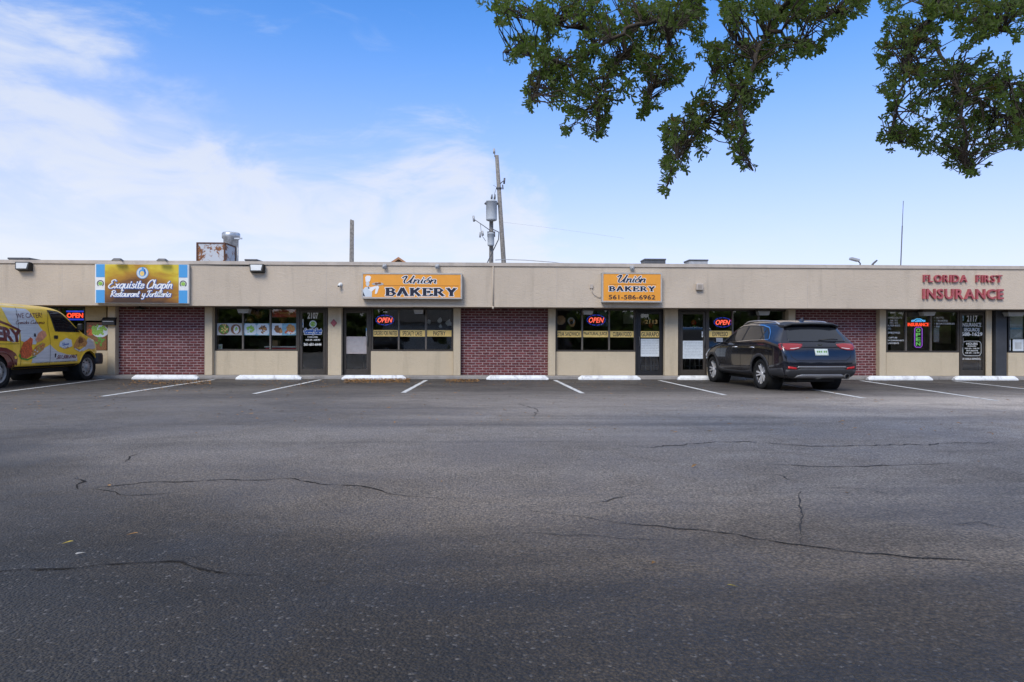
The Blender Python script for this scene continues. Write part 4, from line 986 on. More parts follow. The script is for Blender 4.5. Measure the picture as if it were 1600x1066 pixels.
MB().box(-W / 2, W / 2, .01, .04, 0, H).build('backing', M['black'], o)
MB().box(-W / 2, W / 2, 0, .012, 0, H * .16).box(-W / 2, W / 2, 0, .012, H * .84, H).build('blue_bars', M['neon_blue'], o)
mb = MB(); add_text(mb, 'OPEN', -W * .46, W * .46, H * .27, H * .73, -.002, .03, thick=.012); mb.build('red_letters', M['neon_red'], o, False)
X0, X1, Z0, Z1 = rect(1418, 497, 1452, 543.5, YS + .10)
o = empty('insurance_neon', 'neon sign with a blue car, red lettering and upright green word', 'sign', ((X0 + X1) / 2, YS + .10, Z0)); W, H = X1 - X0, Z1 - Z0
cz = H * .905; rx = W * .30
car = [(-1.05, -.25), (-1.0, .15), (-.62, .22), (-.3, .75), (.32, .75), (.62, .25), (1.02, .15), (1.05, -.25), (.78, -.28), (.6, 0.02), (.4, -.28), (-.4, -.28), (-.6, .02), (-.78, -.28)]
p = [(x * rx, .004, cz + z * H * .085) for x, z in car]; MB().tube(p + [p[0]], .011, 6).build('car_tube', M['neon_cyan'], o)
MB().tube([(-.28 * rx, .004, cz + .2 * H * .085), (.4 * rx, .004, cz + .2 * H * .085)], .012, 6).build('car_tube', M['neon_cyan'], o)
mb = MB(); add_text(mb, 'INSURANCE', -W * .48, W * .48, H * .725, H * .835, 0, .012, thick=.012); mb.build('red_letters', M['neon_red'], o, False)
zt, zb, hw = H * .69, H * .015, W * .17
p = [(-hw, 0, zb + .05), (-hw * .6, 0, zb), (hw * .6, 0, zb), (hw, 0, zb + .05), (hw, 0, zt - .05), (hw * .6, 0, zt), (-hw * .6, 0, zt), (-hw, 0, zt - .05)]
MB().tube(p + [p[0]], .0125, 6).build('purple_tube', M['neon_purple'], o)
mb = MB(); lh = (zt - zb - .06) / 4
for k, c in enumerate('OPEN'):
    z1 = zt - .03 - k * lh; add_text(mb, c, -hw * .55, hw * .55, z1 - lh * .86, z1 - lh * .08, 0, .02, thick=.012)
mb.build('green_letters', M['neon_green'], o, False)
MB().box(-W * .25, W * .25, .02, .03, 0, H).build('backing', M['black'], o)

# ------------------------------------------------------------------ a few furnishings seen through the glass
def pendant(px, py, r_, mat, label, Y, group=None):
    p = at(px, py, Y); o = empty('lantern', label, 'lantern', tuple(p), group=group)
    MB().lathe([(.01, r_), (r_ * .6, r_ * .8), (r_, 0), (r_ * .6, -r_ * .8), (.01, -r_)], 14).build('lantern_ball', M[mat], o)
    MB().tube([(0, 0, r_ * .95), (0, 0, 2.49 - p.z)], .006, 5).build('cord', M['black'], o)
for px, py, r_, l in [(396, 488, .1, 'gold hanging lantern highest among the restaurant ornaments'), (404, 492, .13, 'large gold hanging lantern in the restaurant'), (391, 500, .12, 'gold hanging lantern just above the tray poster'), (410, 488.5, .08, 'small gold lantern right of the large one'), (443, 499, .15, 'gold wreath ball under the red banner')]:
    pendant(px, py, r_, 'gold_ball' if px != 404 else 'tan_food', l, 21.6)
pendant(1005, 503, .11, 'gold_ball', 'gold lantern behind the black door', 21.5); pendant(1017, 508, .1, 'red_food', 'red lantern behind the black door', 21.5)
pendant(1084, 504, .09, 'red', 'red lamp behind the left door beside the navy car', 21.6); pendant(1085, 511, .07, 'green', 'green lamp below the red one', 21.6)
def slab_thing(name, x0, x1, y0, y1, Y, dp, mat, label, cat, extra=None):
    X0, X1, Z0, Z1 = rect(x0, y0, x1, y1, Y); o = MB().bbox(X0, X1, Y, Y + dp, Z0, Z1, .01).build(name, M[mat]); return tag(o, label, cat)
c = empty('service_counter', 'red service counter with a white top inside the restaurant', 'counter', (at(440, 550, 21.15).x, 21.15, ZW))
X0, X1, Z0, Z1 = rect(415, 541.2, 464, 549, 21.15); cx0, cx1 = X0 - c.location.x, X1 - c.location.x
MB().bbox(cx0, cx1, 0, .5, .012, Z1 - ZW - .04, .01).build('counter_front', M['red_counter'], c); MB().bbox(cx0 - .03, cx1 + .03, -.04, .54, Z1 - ZW - .038, Z1 - ZW, .008).build('counter_top', M['white'], c)
slab_thing('cardboard_box', 425.5, 434, 532, 541.0, 21.3, .25, 'cardboard', 'small cardboard box on the red service counter', 'box')
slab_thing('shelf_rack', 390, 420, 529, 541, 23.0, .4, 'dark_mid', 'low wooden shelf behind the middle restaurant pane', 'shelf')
slab_thing('menu_board', 933, 950.5, 487, 510, 22.5, .04, 'poster_blue', 'blue and red menu board on the bakery wall', 'menu board')
slab_thing('menu_board', 974, 991, 487, 506, 22.5, .04, 'poster_grey', 'pale menu board beside the black door', 'menu board')
p = at(876.2, 500.3, YS + .2)
o = MB().disc(0, 0, .15, .155, 0, .02, 8, R(22.5)).build('cardboard_cutout', M['cardboard']); o.location = p; tag(o, 'octagonal cardboard cutout hung in the bakery window', 'cutout')
p = at(894, 504, YS + .2)
o = MB().disc(0, 0, .10, .14, .02, .03, 18).build('mascot_cutout', M['tan_food']); o.location = p; tag(o, 'dark round paper cutout with a tan edge next to the octagon', 'cutout')
MB().ring(-.03, .05, .11, .11, .05, .004, .018, 16).build('ring', M['poster_grey'], o); MB().disc(-.02, -.01, .05, .06, 0.002, .01, 12).build('spot', M['black'], o)
for k, (px, py, s) in enumerate([(670.5, 502.5, .055), (687, 501, .07), (701, 505, .085), (688, 510, .05)]):
    p = at(px, py, YS + .25); o = blob(MB(), 0, 0, s, s * 1.25, 0, 60 + k, 10, .35).build('paper_ornament', M['poster_grey']); o.location = p
    tag(o, ['pale bird shaped ornament nearest the pane divider', 'pale bow shaped ornament above the pastry banner', 'largest pale ornament in the pastry window corner', 'small pale round ornament just above pastry lettering'][k], 'ornament')
    MB().tube([(0, .001, s), (0, .001, 2.49 - p.z)], .003, 4).build('string', M['black'], o)
def stool(px, Y, label, h_=.74):
    x = at(px, 570, Y).x; o = empty('bar_stool', label, 'stool', (x, Y, ZW + .011), rnd.uniform(0, .6), 'bar stools inside the bakery')
    MB().lathe([(.17, h_), (.18, h_ + .02), (.17, h_ + .06), (0, h_ + .065)], 18).build('seat', M['dark_mid'], o)
    for k in range(4):
        a = R(45 + 90 * k); MB().tube([(.12 * math.cos(a), .12 * math.sin(a), h_ - .005), (.2 * math.cos(a), .2 * math.sin(a), 0)], .016, 6).build('leg', M['grey_metal'], o)
    MB().ring(0, 0, .17, .17, .015, -.006, .006, 16).build('foot_ring', M['grey_metal'], o).matrix_local = Matrix.Translation((0, 0, .25)) @ Matrix.Rotation(R(90), 4, 'X')
stool(1009, 21.6, 'bar stool behind the left half of the black door'); stool(1025, 21.9, 'bar stool behind the right half of the black door'); stool(1078, 21.6, 'bar stool behind the door left of the navy car'); stool(1093, 21.9, 'bar stool nearest the expresso window'); 
M['tan_wall'] = pmat('tan_office_wall', (.42, .34, .26), .8, var=.1)
B(MB().box(at(1380, 533, 23.4).x, at(1545, 533, 22.95).x, 22.95, 23.0, ZW + .012, 2.49), 'office_partition', M['tan_wall'])
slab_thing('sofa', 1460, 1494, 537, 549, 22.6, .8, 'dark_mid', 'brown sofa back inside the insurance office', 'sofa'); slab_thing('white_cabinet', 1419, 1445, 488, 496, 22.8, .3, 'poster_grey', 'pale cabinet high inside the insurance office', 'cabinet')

# ------------------------------------------------------------------ on and behind the roof
Y = 24.0
X0, X1, Z0, Z1 = rect(308, 379.5, 351, 409, Y)
o = empty('rooftop_duct_box', 'rust stained white metal box on the roof', 'vent', ((X0 + X1) / 2, Y, 3.1)); W = X1 - X0; H = Z1 - 3.1
MB().bbox(-W / 2, W / 2, 0, .98, .12, H, .012).build('housing', M['rust'], o)
MB().box(-W / 2 - .03, W / 2 + .03, -.03, 1.01, .0, .118).build('curb', M['galv'], o)
mb = MB()
for x in (-W / 2, W / 2):
    for y in (0, .98): mb.box(x - .022, x + .022, y - .022, y + .022, .12, H + .008)
for y in (0, .98): mb.box(-W / 2, W / 2, y - .02, y + .02, H - .03, H + .012)
for x in (-W / 2, W / 2): mb.box(x - .02, x + .02, 0, .98, H - .03, H + .014)
mb.build('rusty_edge', M['rust_edge'], o)
Y = 25.6; a = at(361, 364, Y); r_ = (at(373, 380, Y).x - at(349.5, 380, Y).x) / 2
o = empty('exhaust_fan', 'silver rooftop exhaust fan behind the rusty box', 'vent', (a.x, Y, 3.1)); H = a.z - 3.1
MB().lathe([(r_ * 1.3, 0), (r_ * 1.3, .12), (r_ * .96, .3), (r_ * .96, H - .26), (r_ * 1.16, H - .2), (r_ * 1.16, H - .04), (r_ * 1.05, H), (r_ * .9, H - .02), (r_ * .85, H - .12), (0, H - .12)], 28).build('fan_drum', M['galv'], o)
MB().tube([(r_ * .9, 0, H - .2), (r_ * 1.05, -.1, H * .5), (r_ * .95, -.1, .35)], .02, 6).build('strut', M['galv'], o)
MB().tube([(r_ * .9, -.2, H * .36), (r_ * 1.75, -.3, H * .33)], .07, 12).build('grease_spout', M['galv'], o)
MB().box(r_ * .9, r_ * 1.9, -.35, -.3, H * .86, H * .885).build('hinge_bar', M['galv'], o)
MB().box(-r_ * 1.45, -r_ * .98, -.15, .15, H * .45, H * .80).build('motor_cover', M['white'], o)
def roof_box(name, x0, x1, yt, Y, dp, mat, label, cat='vent'):
    X0, X1, Z0, Z1 = rect(x0, yt, x1, 412, Y); W = X1 - X0; o = empty(name, label, cat, ((X0 + X1) / 2, Y, 3.1)); H = Z1 - 3.1
    MB().bbox(-W / 2, W / 2, 0, dp, .1, H - .06, .01).build('housing', M[mat], o); MB().bbox(-W / 2 - .02, W / 2 + .02, -.02, dp + .02, H - .058, H, .01).build('lid', M['dark_metal'], o)
    MB().box(-W / 2 + .05, W / 2 - .05, .05, dp - .05, 0, .098).build('curb', M['galv'], o)
    mb = MB(); n = 12
    for k in range(n): mb.box(-W / 2 + .04, W / 2 - .04, -.012, -.002, .2 + (H - .45) * k / n, .2 + (H - .45) * (k + .5) / n)
    mb.build('louvre', M['black'], o); return o
roof_box('air_conditioner', 1007.5, 1040, 404.3, 26, .7, 'dark_metal', 'square grey air conditioner on the roof right of the square orange sign', 'air conditioner')
o = roof_box('air_conditioner', 1077, 1106, 405.6, 26, .7, 'grey_metal', 'rounded grey air conditioner further right on the roof', 'air conditioner')
roof_box('roof_hatch', 13, 45, 402.6, 24, .8, 'dark_metal', 'flat dark hatch on the roof at the far left', 'hatch'); roof_box('roof_hatch', 383, 401, 405, 24.5, .6, 'dark_metal', 'flat dark hatch on the roof right of the exhaust fan', 'hatch')
Y = 25.5; p = at(1340, 409, Y)
o = empty('rooftop_floodlight', 'small tilted floodlight on the roof', 'light', (p.x, Y, 3.1)); h_ = p.z - 3.1
MB().tube([(.1, 0, 0), (.1, 0, h_ - .06), (0, -.03, h_ + .02)], .025, 8).build('post', M['dark_metal'], o)
MB().bbox(-.32, .0, -.12, .1, -.045, .045, .012).build('lamp_head', M['grey_metal'], o).matrix_local = Matrix.Translation((.03, 0, h_ + .04)) @ Matrix.Rotation(R(14), 4, 'Y')
p = at(1366, 413, Y); q = at(1370.5, 406.8, Y)
tag(MB().tube([(p.x - .1, Y, 3.09), (p.x - .06, Y, p.z), (p.x + .02, Y, (p.z + q.z) / 2), (q.x, Y, q.z)], [.04, .04, .035, .025], 10).build('vent_pipe', M['dark_metal']), 'short bent vent pipe on the roof left of the antenna', 'pipe')
p = at(1406, 413, Y); q = at(1411.5, 314, Y)
o = empty('antenna', 'tall thin whip antenna on the roof above the raised letters', 'antenna', (p.x, Y, 3.1))
MB().tube([(0, 0, 0), ((q.x - p.x) * .7, 0, (q.z - 3.1) * .72)], .02, 6).build('mast', M['dark_metal'], o)
MB().tube([((q.x - p.x) * .7, 0, (q.z - 3.1) * .72), (q.x - p.x, 0, q.z - 3.1)], .011, 6).build('whip', M['dark_metal'], o)
Y = 36.0; p = at(549.8, 410, Y); q = at(550.3, 344, Y)
o = tag(MB().tube([(p.x - .12, Y, -.02), (p.x - .02, Y, 4), (q.x - .01, Y, q.z - .02), (q.x, Y, q.z)], [.125, .12, .105, .1], 12).build('wooden_post', M['wood_pole']), 'bare cut-off wooden post behind the roof', 'post')
# leaning pole and the transformer pole
Y = 38.0; b = at(787, 410, Y); t = at(776.2, 243, Y); d = (b - t) / (b.z - t.z); base = t - d * t.z
o = empty('utility_pole', 'tall leaning bare utility pole behind the roof', 'utility pole', (base.x, Y, 0)); T = t - Vector((base.x, Y, 0))
MB().tube([Vector((0, 0, -.02)), T * .5, T], [.16, .13, .105], 14).build('pole', M['wood_pole'], o)
MB().tube([T + Vector((-.1, -.05, -.1)), T + Vector((-.14, -.05, .25))], .03, 8).tube([T + Vector((-.145, -.05, .1)), T + Vector((-.15, -.05, .36))], [.07, .055], 10).build('insulator', M['grey_metal'], o)
c = T * .86; mb = MB().tube([c + Vector((.08, -.1, .0)), c + Vector((.22, -.14, .12)), c + Vector((.36, -.1, .22))], .025, 6).tube([c + Vector((.30, -.1, .0)), c + Vector((.33, -.1, .32))], .05, 8).tube([c + Vector((.22, -.1, -.05)), c + Vector((.24, -.1, -.3))], .035, 8)
mb.build('cutout_switch', M['dark_metal'], o)
mb = MB(); mb.ring(0, 0, .16, .16, .03, -.04, .04, 16); k = mb.build('steel_band', M['dark_metal'], o); k.matrix_local = Matrix.Translation(T * .84) @ Matrix.Rotation(R(90), 4, 'X')
MB().tube([T * .28 + Vector((-.12, -.1, 0)), T * .28 + Vector((-.3, -.1, -.05)), T * .28 + Vector((-.14, -.1, -.1))], .03, 6).build('step_bolt', M['dark_metal'], o)
b = at(767.5, 408, Y); t = at(768, 322, Y)
o = empty('utility_pole', 'shorter utility pole carrying two grey transformers', 'utility pole', (b.x, Y + .1, 0)); H = t.z; ox = Vector((b.x, Y + .1, 0))
MB().tube([(0, 0, -.02), (0, 0, H + .3)], [.15, .11], 12).build('pole', M['wood_pole'], o)
def can(x0, x1, y0, y1, nm):
    X0, X1, Z0, Z1 = rect(x0, y0, x1, y1, Y - .2); r_ = (X1 - X0) / 2; c = (X0 + X1) / 2 - b.x; h_ = Z1 - Z0
    k = MB().lathe([(r_ * .7, 0), (r_ * .96, .03), (r_, .1), (r_, h_ * .9), (r_ * 1.05, h_ * .905), (r_ * 1.05, h_ * .95), (r_ * .8, h_), (0, h_ * 1.02)], 22, Matrix.Translation((c, -.32, Z0))).build(nm, M['transformer'], o)
    MB().box(c - .05, c + .05, -.33 + r_ * .8, -.1, Z0 + h_ * .3, Z0 + h_ * .42).build('bracket', M['dark_metal'], k)
    return c, Z0, Z1, r_, k
c, z0, z1, r_, k = can(759.5, 776.5, 313, 345.5, 'transformer')
for s in (-.3, .25): MB().tube([(c + s * r_ + .08, -.32, z1 - .02), (c + s * r_ + .1, -.32, z1 + .14), (c + s * r_ + .12, -.32, z1 + .32)], [.05, .055, .025], 8).build('bushing', M['dark_metal'], k)
for s in (-1, 1): MB().tube([(c + s * r_ * .9, -.3, z1 - .22), (c + s * r_ * 1.25, -.3, z1 - .16)], .06, 8).build('lug', M['dark_metal'], k)
MB().tube([(c + .15, -.3, z1 + .3), (c + .28, -.2, z1 + .75), (c + .1, -.2, z1 + .85)], .012, 5).build('jumper_wire', M['dark_metal'], k)
c2, y0_, y1_, r2, k2 = can(761.8, 772.2, 364, 385, 'transformer')
MB().tube([(-.05, -.1, z0 - .5), (-.5, -.2, z0 - .2), (-.95, -.2, z0 + .1)], .02, 6).tube([(-.6, -.2, z0 - .15), (-.55, -.2, z0 - .75), (-.3, -.2, z0 - 1.1)], .014, 5).build('cable_arm', M['dark_metal'], o)
MB().tube([(-.95, -.2, z0 - .02), (-1.0, -.2, z0 + .3)], .06, 8).tube([(-.62, -.2, z0 - .62), (-.62, -.2, z0 - .9)], .05, 8).tube([(-.5, -.2, y1_ + .12), (-.45, -.2, y1_ - .14)], .05, 8).build('insulator', M['grey_metal'], o)
MB().tube([(.1, -.2, z0 - .45), (.42, -.2, z0 - .6), (.40, -.2, z0 - 1.0), (.05, -.3, y0_ - .35), (-.45, -.3, y0_ - 1.4), (-.6, -.3, y0_ - 2.2)], .03, 7).build('drop_cable', M['dark_metal'], o)
MB().box(-.22, .22, -.14, -.08, z0 - .85, z0 - .55).build('bracket', M['dark_metal'], o)
def wire(pix, Y0, Y1, label, r_=.012):
    n = len(pix); tag(MB().tube([at(px, py, Y0 + (Y1 - Y0) * k / (n - 1)) for k, (px, py) in enumerate(pix)], r_, 5).build('overhead_wire', M['grey_metal']), label, 'wire')
wire([(783, 347), (830, 352.5), (880, 359), (930, 366), (975, 372.5)], 38, 30, 'faint overhead wire falling to the right from the leaning pole', .004)
wire([(774, 406.5), (786, 405.6), (820, 406.6), (860, 409.5), (900, 414)], 37.7, 33, 'low service wire skimming the parapet beside the poles', .02)
# far house whose roof tip shows above the parapet
Y = 47.0; ap = at(623.5, 402.3, Y)
o = empty('far_house', 'terracotta gable tip of a far house behind the parapet', 'house', (ap.x, Y, 0))
MB().prism([(-3, 0), (3, 0), (3, ap.z - 2.0), (0, ap.z - .2), (-3, ap.z - 2.0)], 0, 8).build('wall', M['stucco_pale'], o)
mb = MB()
for s in (-1, 1): mb.add([(0, -.3, ap.z), (s * 3.4, -.3, ap.z - 2.3), (s * 3.4, 8.3, ap.z - 2.3), (0, 8.3, ap.z), (0, -.3, ap.z - .16), (s * 3.4, -.3, ap.z - 2.46), (s * 3.4, 8.3, ap.z - 2.46), (0, 8.3, ap.z - .16)],
                         [(0, 1, 2, 3), (7, 6, 5, 4), (0, 4, 5, 1), (1, 5, 6, 2), (2, 6, 7, 3)])
mb.build('roof', M['terracotta'], o)
# ------------------------------------------------------------------ vehicles
def lin(tab, y):
    if y <= tab[0][0]: return tab[0][1]
    for (a, va), (b, vb) in zip(tab, tab[1:]):
        if y <= b: return va + (vb - va) * (y - a) / (b - a)
    return tab[-1][1]
def car_body(stations, T, rear_shift, front_shift, wells, levels=3, bulge=.05):
    """body shell lofted over cross-sections, rounded by subdivision, wheel arches cut out"""
    rows = []
    n = len(stations)
    for i, (y0, kr, kf) in enumerate(stations):
        row = []
        for j in range(11):
            y = y0 + kr * rear_shift[j] - kf * front_shift[j]
            hw, zb, rz, wt, zbot = (lin(T[k], y) for k in ('hw', 'belt', 'roof', 'wtop', 'bot'))
            top7 = max(rz - T['drop'], zb + .035)
            P = [(0, zbot), (hw * .84, zbot), (hw - .03, zbot + .1), (hw, .50), (hw + .006, .78), (hw - .008, zb - .055), (hw - .045, zb + .012),
                 (min(wt + .055, hw - .06), top7), (wt, max(rz - .045, top7 + .02)), (wt * .5, max(rz, top7 + .035)), (0, max(rz + .012, top7 + .04))][j]
            row.append(Vector((P[0], y, P[1])))
        rows.append(row)
    vs = []; idx = []
    for row in rows:
        r = []
        for j in range(11): vs.append(row[j]); r.append(len(vs) - 1)
        for j in range(9, 0, -1): vs.append(Vector((-row[j].x, row[j].y, row[j].z))); r.append(len(vs) - 1)
        idx.append(r)
    fs = []
    for a, b in zip(idx, idx[1:]):
        for k in range(20): fs.append((a[k], a[(k + 1) % 20], b[(k + 1) % 20], b[k]))
    for r, row, s in ((idx[0], rows[0], -1), (idx[-1], rows[-1], 1)):
        mid = {1: r[0], 9: r[10]}
        for j in range(2, 9):
            vs.append(Vector((0, row[j].y + s * bulge, row[j].z))); mid[j] = len(vs) - 1
        for j in range(1, 9):
            fs.append((r[j], r[j + 1], mid[j + 1], mid[j])); fs.append((r[20 - j], r[20 - j - 1], mid[j + 1], mid[j]))
    me = bpy.data.meshes.new('t'); me.from_pydata([tuple(v) for v in vs], [], fs)
    bm = bmesh.new(); bm.from_mesh(me); bmesh.ops.remove_doubles(bm, verts=bm.verts, dist=1e-5); bmesh.ops.recalc_face_normals(bm, faces=bm.faces); bm.to_mesh(me); bm.free()
    ob = bpy.data.objects.new('t', me); COL.objects.link(ob)
    sb = ob.modifiers.new('s', 'SUBSURF'); sb.levels = levels; sb.render_levels = levels
    dg = bpy.context.evaluated_depsgraph_get(); dg.update(); full = bpy.data.meshes.new_from_object(ob.evaluated_get(dg))
    bv = BVHTree.FromPolygons([v.co.copy() for v in full.vertices], [tuple(p.vertices) for p in full.polygons])
    cut = []
    for y, z, r_, xi in wells:
        for s in (-1, 1):
            mb = MB(); mb.lathe([(r_, xi), (r_, 1.35)], 40, Matrix.Translation((0, y, z)) @ Matrix.Rotation(R(90 * s), 4, 'Y'))
            c = mb.build('c', None); cut.append(c)
    for c in cut:
        m_ = ob.modifiers.new('b', 'BOOLEAN'); m_.operation = 'DIFFERENCE'; m_.object = c; m_.solver = 'EXACT'
    dg = bpy.context.evaluated_depsgraph_get(); dg.update(); res = bpy.data.meshes.new_from_object(ob.evaluated_get(dg))
    for c in cut + [ob]: bpy.data.objects.remove(c)
    res.materials.clear()
    for p in res.polygons: p.use_smooth = True
    try: res.set_sharp_from_angle(angle=R(38))
    except Exception: pass
    return res, bv
def inside(p, poly):
    c = False; n = len(poly)
    for i in range(n):
        a, b = poly[i], poly[(i + 1) % n]
        if (a[1] > p[1]) != (b[1] > p[1]) and p[0] < (b[0] - a[0]) * (p[1] - a[1]) / (b[1] - a[1]) + a[0]: c = not c
    return c
def side_ray(s): return lambda a, b: (Vector((s * 3, a, b)), Vector((-s, 0, 0)))
def rear_ray(a, b): return Vector((a, -3, b)), Vector((0, 1, 0))
def front_ray(a, b): return Vector((a, 9, b)), Vector((0, -1, 0))
def hit(bv, o, d):
    h = bv.ray_cast(o, d)
    if h[0] is not None: return h[0]
    h = bv.find_nearest(o + d * 2.1); return h[0]
def patch(bv, poly, rf, name, mat, parent, off=.004, thick=0.0, res=.05, smooth=True):
    """a panel lying on the body: the outline is dropped onto the shell along rf"""
    P = []
    for a, b in zip(poly, poly[1:] + poly[:1]):
        n = max(1, int(math.hypot(b[0] - a[0], b[1] - a[1]) / res))
        P += [(a[0] + (b[0] - a[0]) * k / n, a[1] + (b[1] - a[1]) * k / n) for k in range(n)]
    nb = len(P); x0, x1 = min(p[0] for p in P), max(p[0] for p in P); z0, z1 = min(p[1] for p in P), max(p[1] for p in P)
    q = []; y = z0 + res / 2
    while y < z1:
        x = x0 + res / 2
        while x < x1:
            if inside((x, y), poly) and min((x - p[0]) ** 2 + (y - p[1]) ** 2 for p in P) > (res * .45) ** 2: q.append((x, y))
            x += res
        y += res
    V, E, Fs, *_ = delaunay_2d_cdt([Vector(p) for p in P + q], [(i, (i + 1) % nb) for i in range(nb)], [], 1, 1e-6)
    out = []
    for v in V:
        o, d = rf(v.x, v.y); h = hit(bv, o, d); out.append(h - d * off)
    mb = MB(); mb.add(out, [tuple(f) for f in Fs], smooth)
    if thick:
        o, d = rf(*P[0]); n = len(out); ed = {}
        for f in Fs:
            for a, b in zip(list(f), list(f[1:]) + [f[0]]): ed[(a, b)] = 1
        mb.add([v + d * thick for v in out], [])
        mb.f += [(b, a, a + n, b + n) for (a, b) in ed if (b, a) not in ed]; mb.sm += [False] * (len(mb.f) - len(mb.sm))
    o = mb.build(name, mat, parent); return o
def band(pts, w_):
    """polyline -> thin closed outline"""
    L = []; Q = []; n = len(pts)
    for i, p in enumerate(pts):
        a, b = pts[max(i - 1, 0)], pts[min(i + 1, n - 1)]; l = math.hypot(b[0] - a[0], b[1] - a[1]) or 1
        nx, ny = -(b[1] - a[1]) / l * w_ / 2, (b[0] - a[0]) / l * w_ / 2; L.append((p[0] + nx, p[1] + ny)); Q.append((p[0] - nx, p[1] - ny))
    return L + Q[::-1]
def arc(y, z, r_, a0, a1, n=22): return [(y + r_ * math.cos(R(a0 + (a1 - a0) * k / n)), z + r_ * math.sin(R(a0 + (a1 - a0) * k / n))) for k in range(n + 1)]
def wheel(parent, x, y, s, r_, wd, kind):
    """s = +1 right side; axle along x"""
    Mx = Matrix.Translation((x, y, r_ - .004)) @ Matrix.Rotation(R(90 * s), 4, 'Y')      # local z points outwards
    t = MB().lathe([(r_ * .66, -wd), (r_ * .93, -wd), (r_ * .99, -wd * .88), (r_, -wd * .5), (r_ * .99, -wd * .12), (r_ * .94, -.004), (r_ * .80, .004), (r_ * .70, -.006), (r_ * .67, -.03), (r_ * .66, -wd * .5)], 44, Mx, True).build('wheel', M['rubber'], parent)
    MB().lathe([(r_ * .67, -wd * .95), (r_ * .70, -.004), (r_ * .665, .0), (r_ * .63, -.03), (r_ * .60, -.05), (r_ * .60, -wd * .8), (0, -wd * .8)], 40, Mx).build('rim', M['rim_' + kind], t)
    mb = MB()
    if kind == 'alloy':
        for k in range(5):
            for e in (-1, 1):
                a = R(72 * k + 18); Rm = Mx @ Matrix.Rotation(a, 4, 'Z')
                i0, i1 = .055, r_ * .655
                mb.add([Rm @ Vector(p) for p in [(i0, e * .012 - .014, -.028), (i0, e * .012 + .014, -.028), (i1, e * .05 + .017, -.012), (i1, e * .05 - .017, -.012), (i0, e * .012 - .014, -.075), (i0, e * .012 + .014, -.075), (i1, e * .05 + .017, -.055), (i1, e * .05 - .017, -.055)]],
                       [(0, 1, 2, 3), (7, 6, 5, 4), (0, 4, 5, 1), (1, 5, 6, 2), (2, 6, 7, 3), (3, 7, 4, 0)])
        mb.lathe([(.062, -.06), (.062, -.026), (.05, -.02), (0, -.018)], 18, Mx); mb.build('spokes', M['alloy'], t)
        MB().lathe([(r_ * .5, -.11), (r_ * .5, -.1), (.06, -.1), (.06, -.11)], 28, Mx, True).build('brake_disc', M['grey_metal'], t)
    else:
        mb.lathe([(r_ * .60, -.06), (r_ * .52, -.045), (r_ * .40, -.022), (r_ * .26, -.028), (r_ * .24, -.02), (r_ * .2, .02), (r_ * .16, .028), (0, .028)], 32, Mx); mb.build('wheel_disc', M['silver_dull'], t)
        h_ = MB()
        for k in range(8):
            a = R(45 * k); h_.lathe([(r_ * .06, -.05), (r_ * .06, -.024), (0, -.023)], 10, Mx @ Matrix.Translation((r_ * .46 * math.cos(a), r_ * .46 * math.sin(a), .0)))
        h_.build('vent_hole', M['black'], t)
        h_ = MB()
        for k in range(8):
            a = R(45 * k + 22); h_.lathe([(.012, -.03), (.012, -.008), (0, -.006)], 6, Mx @ Matrix.Translation((r_ * .3 * math.cos(a), r_ * .3 * math.sin(a), .0)))
        h_.build('lug_nut', M['chrome'], t)
    return t
M['rim_alloy'] = pmat('dark_alloy', (.05, .05, .055), .4, .5, .6); M['rim_steel'] = pmat('steel_rim', (.28, .27, .26), .5, .5, .4, var=.15)
M['alloy'] = pmat('bright_alloy', (.78, .78, .79), .3, .5, .5)
M['silver_dull'] = pmat('dull_steel', (.36, .35, .33), .5, .5, .4, var=.2, vscale=14)
M['navy_paint'] = pmat('navy_car_paint', (.0095, .0105, .020), .24, .5, .55, 1.0)
M['cladding'] = pmat('dark_grey_cladding', (.034, .034, .037), .6, var=.08)
M['lamp_red'] = pmat('red_tail_lamp', (.27, .014, .018), .15, .5, 0, .5)
M['lamp_clear'] = pmat('clear_lamp', (.55, .45, .44), .12, .6, 0, 1.0)
M['reflector'] = pmat('red_reflector', (.45, .01, .01), .2)
M['skid'] = pmat('satin_silver_trim', (.33, .33, .34), .38, .5, .5)
M['plate_face'] = pmat('licence_plate', (.52, .58, .55), .5, var=.12, vscale=30)
M['under'] = pmat('underbody', (.012, .012, .012), .9)

T = dict(hw=[(0, .84), (.1, .885), (.3, .925), (.8, .945), (1.5, .95), (3.2, .95), (3.9, .935), (4.3, .90), (4.55, .83), (4.7, .70)],
         belt=[(0, 1.06), (.3, 1.10), (.8, 1.165), (1.5, 1.15), (2.4, 1.11), (3.2, 1.07), (3.6, 1.02), (4.2, .93), (4.6, .80), (4.72, .70)],
         roof=[(.4, 1.555), (.7, 1.59), (1.1, 1.63), (1.8, 1.655), (2.4, 1.645), (2.75, 1.59), (3.1, 1.40), (3.6, 1.11), (3.8, 1.06), (4.2, 1.0), (4.5, .91), (4.72, .76)],
         wtop=[(.4, .60), (1, .64), (2, .655), (2.7, .64), (3.2, .70), (3.6, .80), (4.2, .76), (4.5, .68), (4.72, .5)],
         bot=[(0, .29), (.3, .26), (.8, .25), (4.0, .25), (4.72, .30)], drop=.155)
st = [(0, 1, 0), (.07, .95, 0), (.30, .65, 0), (.75, .28, 0), (1.25, 0, 0), (1.9, 0, 0), (2.45, 0, 0), (2.85, 0, 0), (3.25, 0, 0), (3.62, 0, 0), (4.05, 0, .1), (4.4, 0, .4), (4.62, 0, .8), (4.72, 0, 1)]
me, bv = car_body(st, T, [.15, .13, .05, .0, .01, .10, .17, .42, .52, .52, .50], [.14, .12, .05, 0, 0, .03, .06, .10, .12, .12, .12], [(1.06, .36, .415, .52), (3.84, .36, .415, .52)])
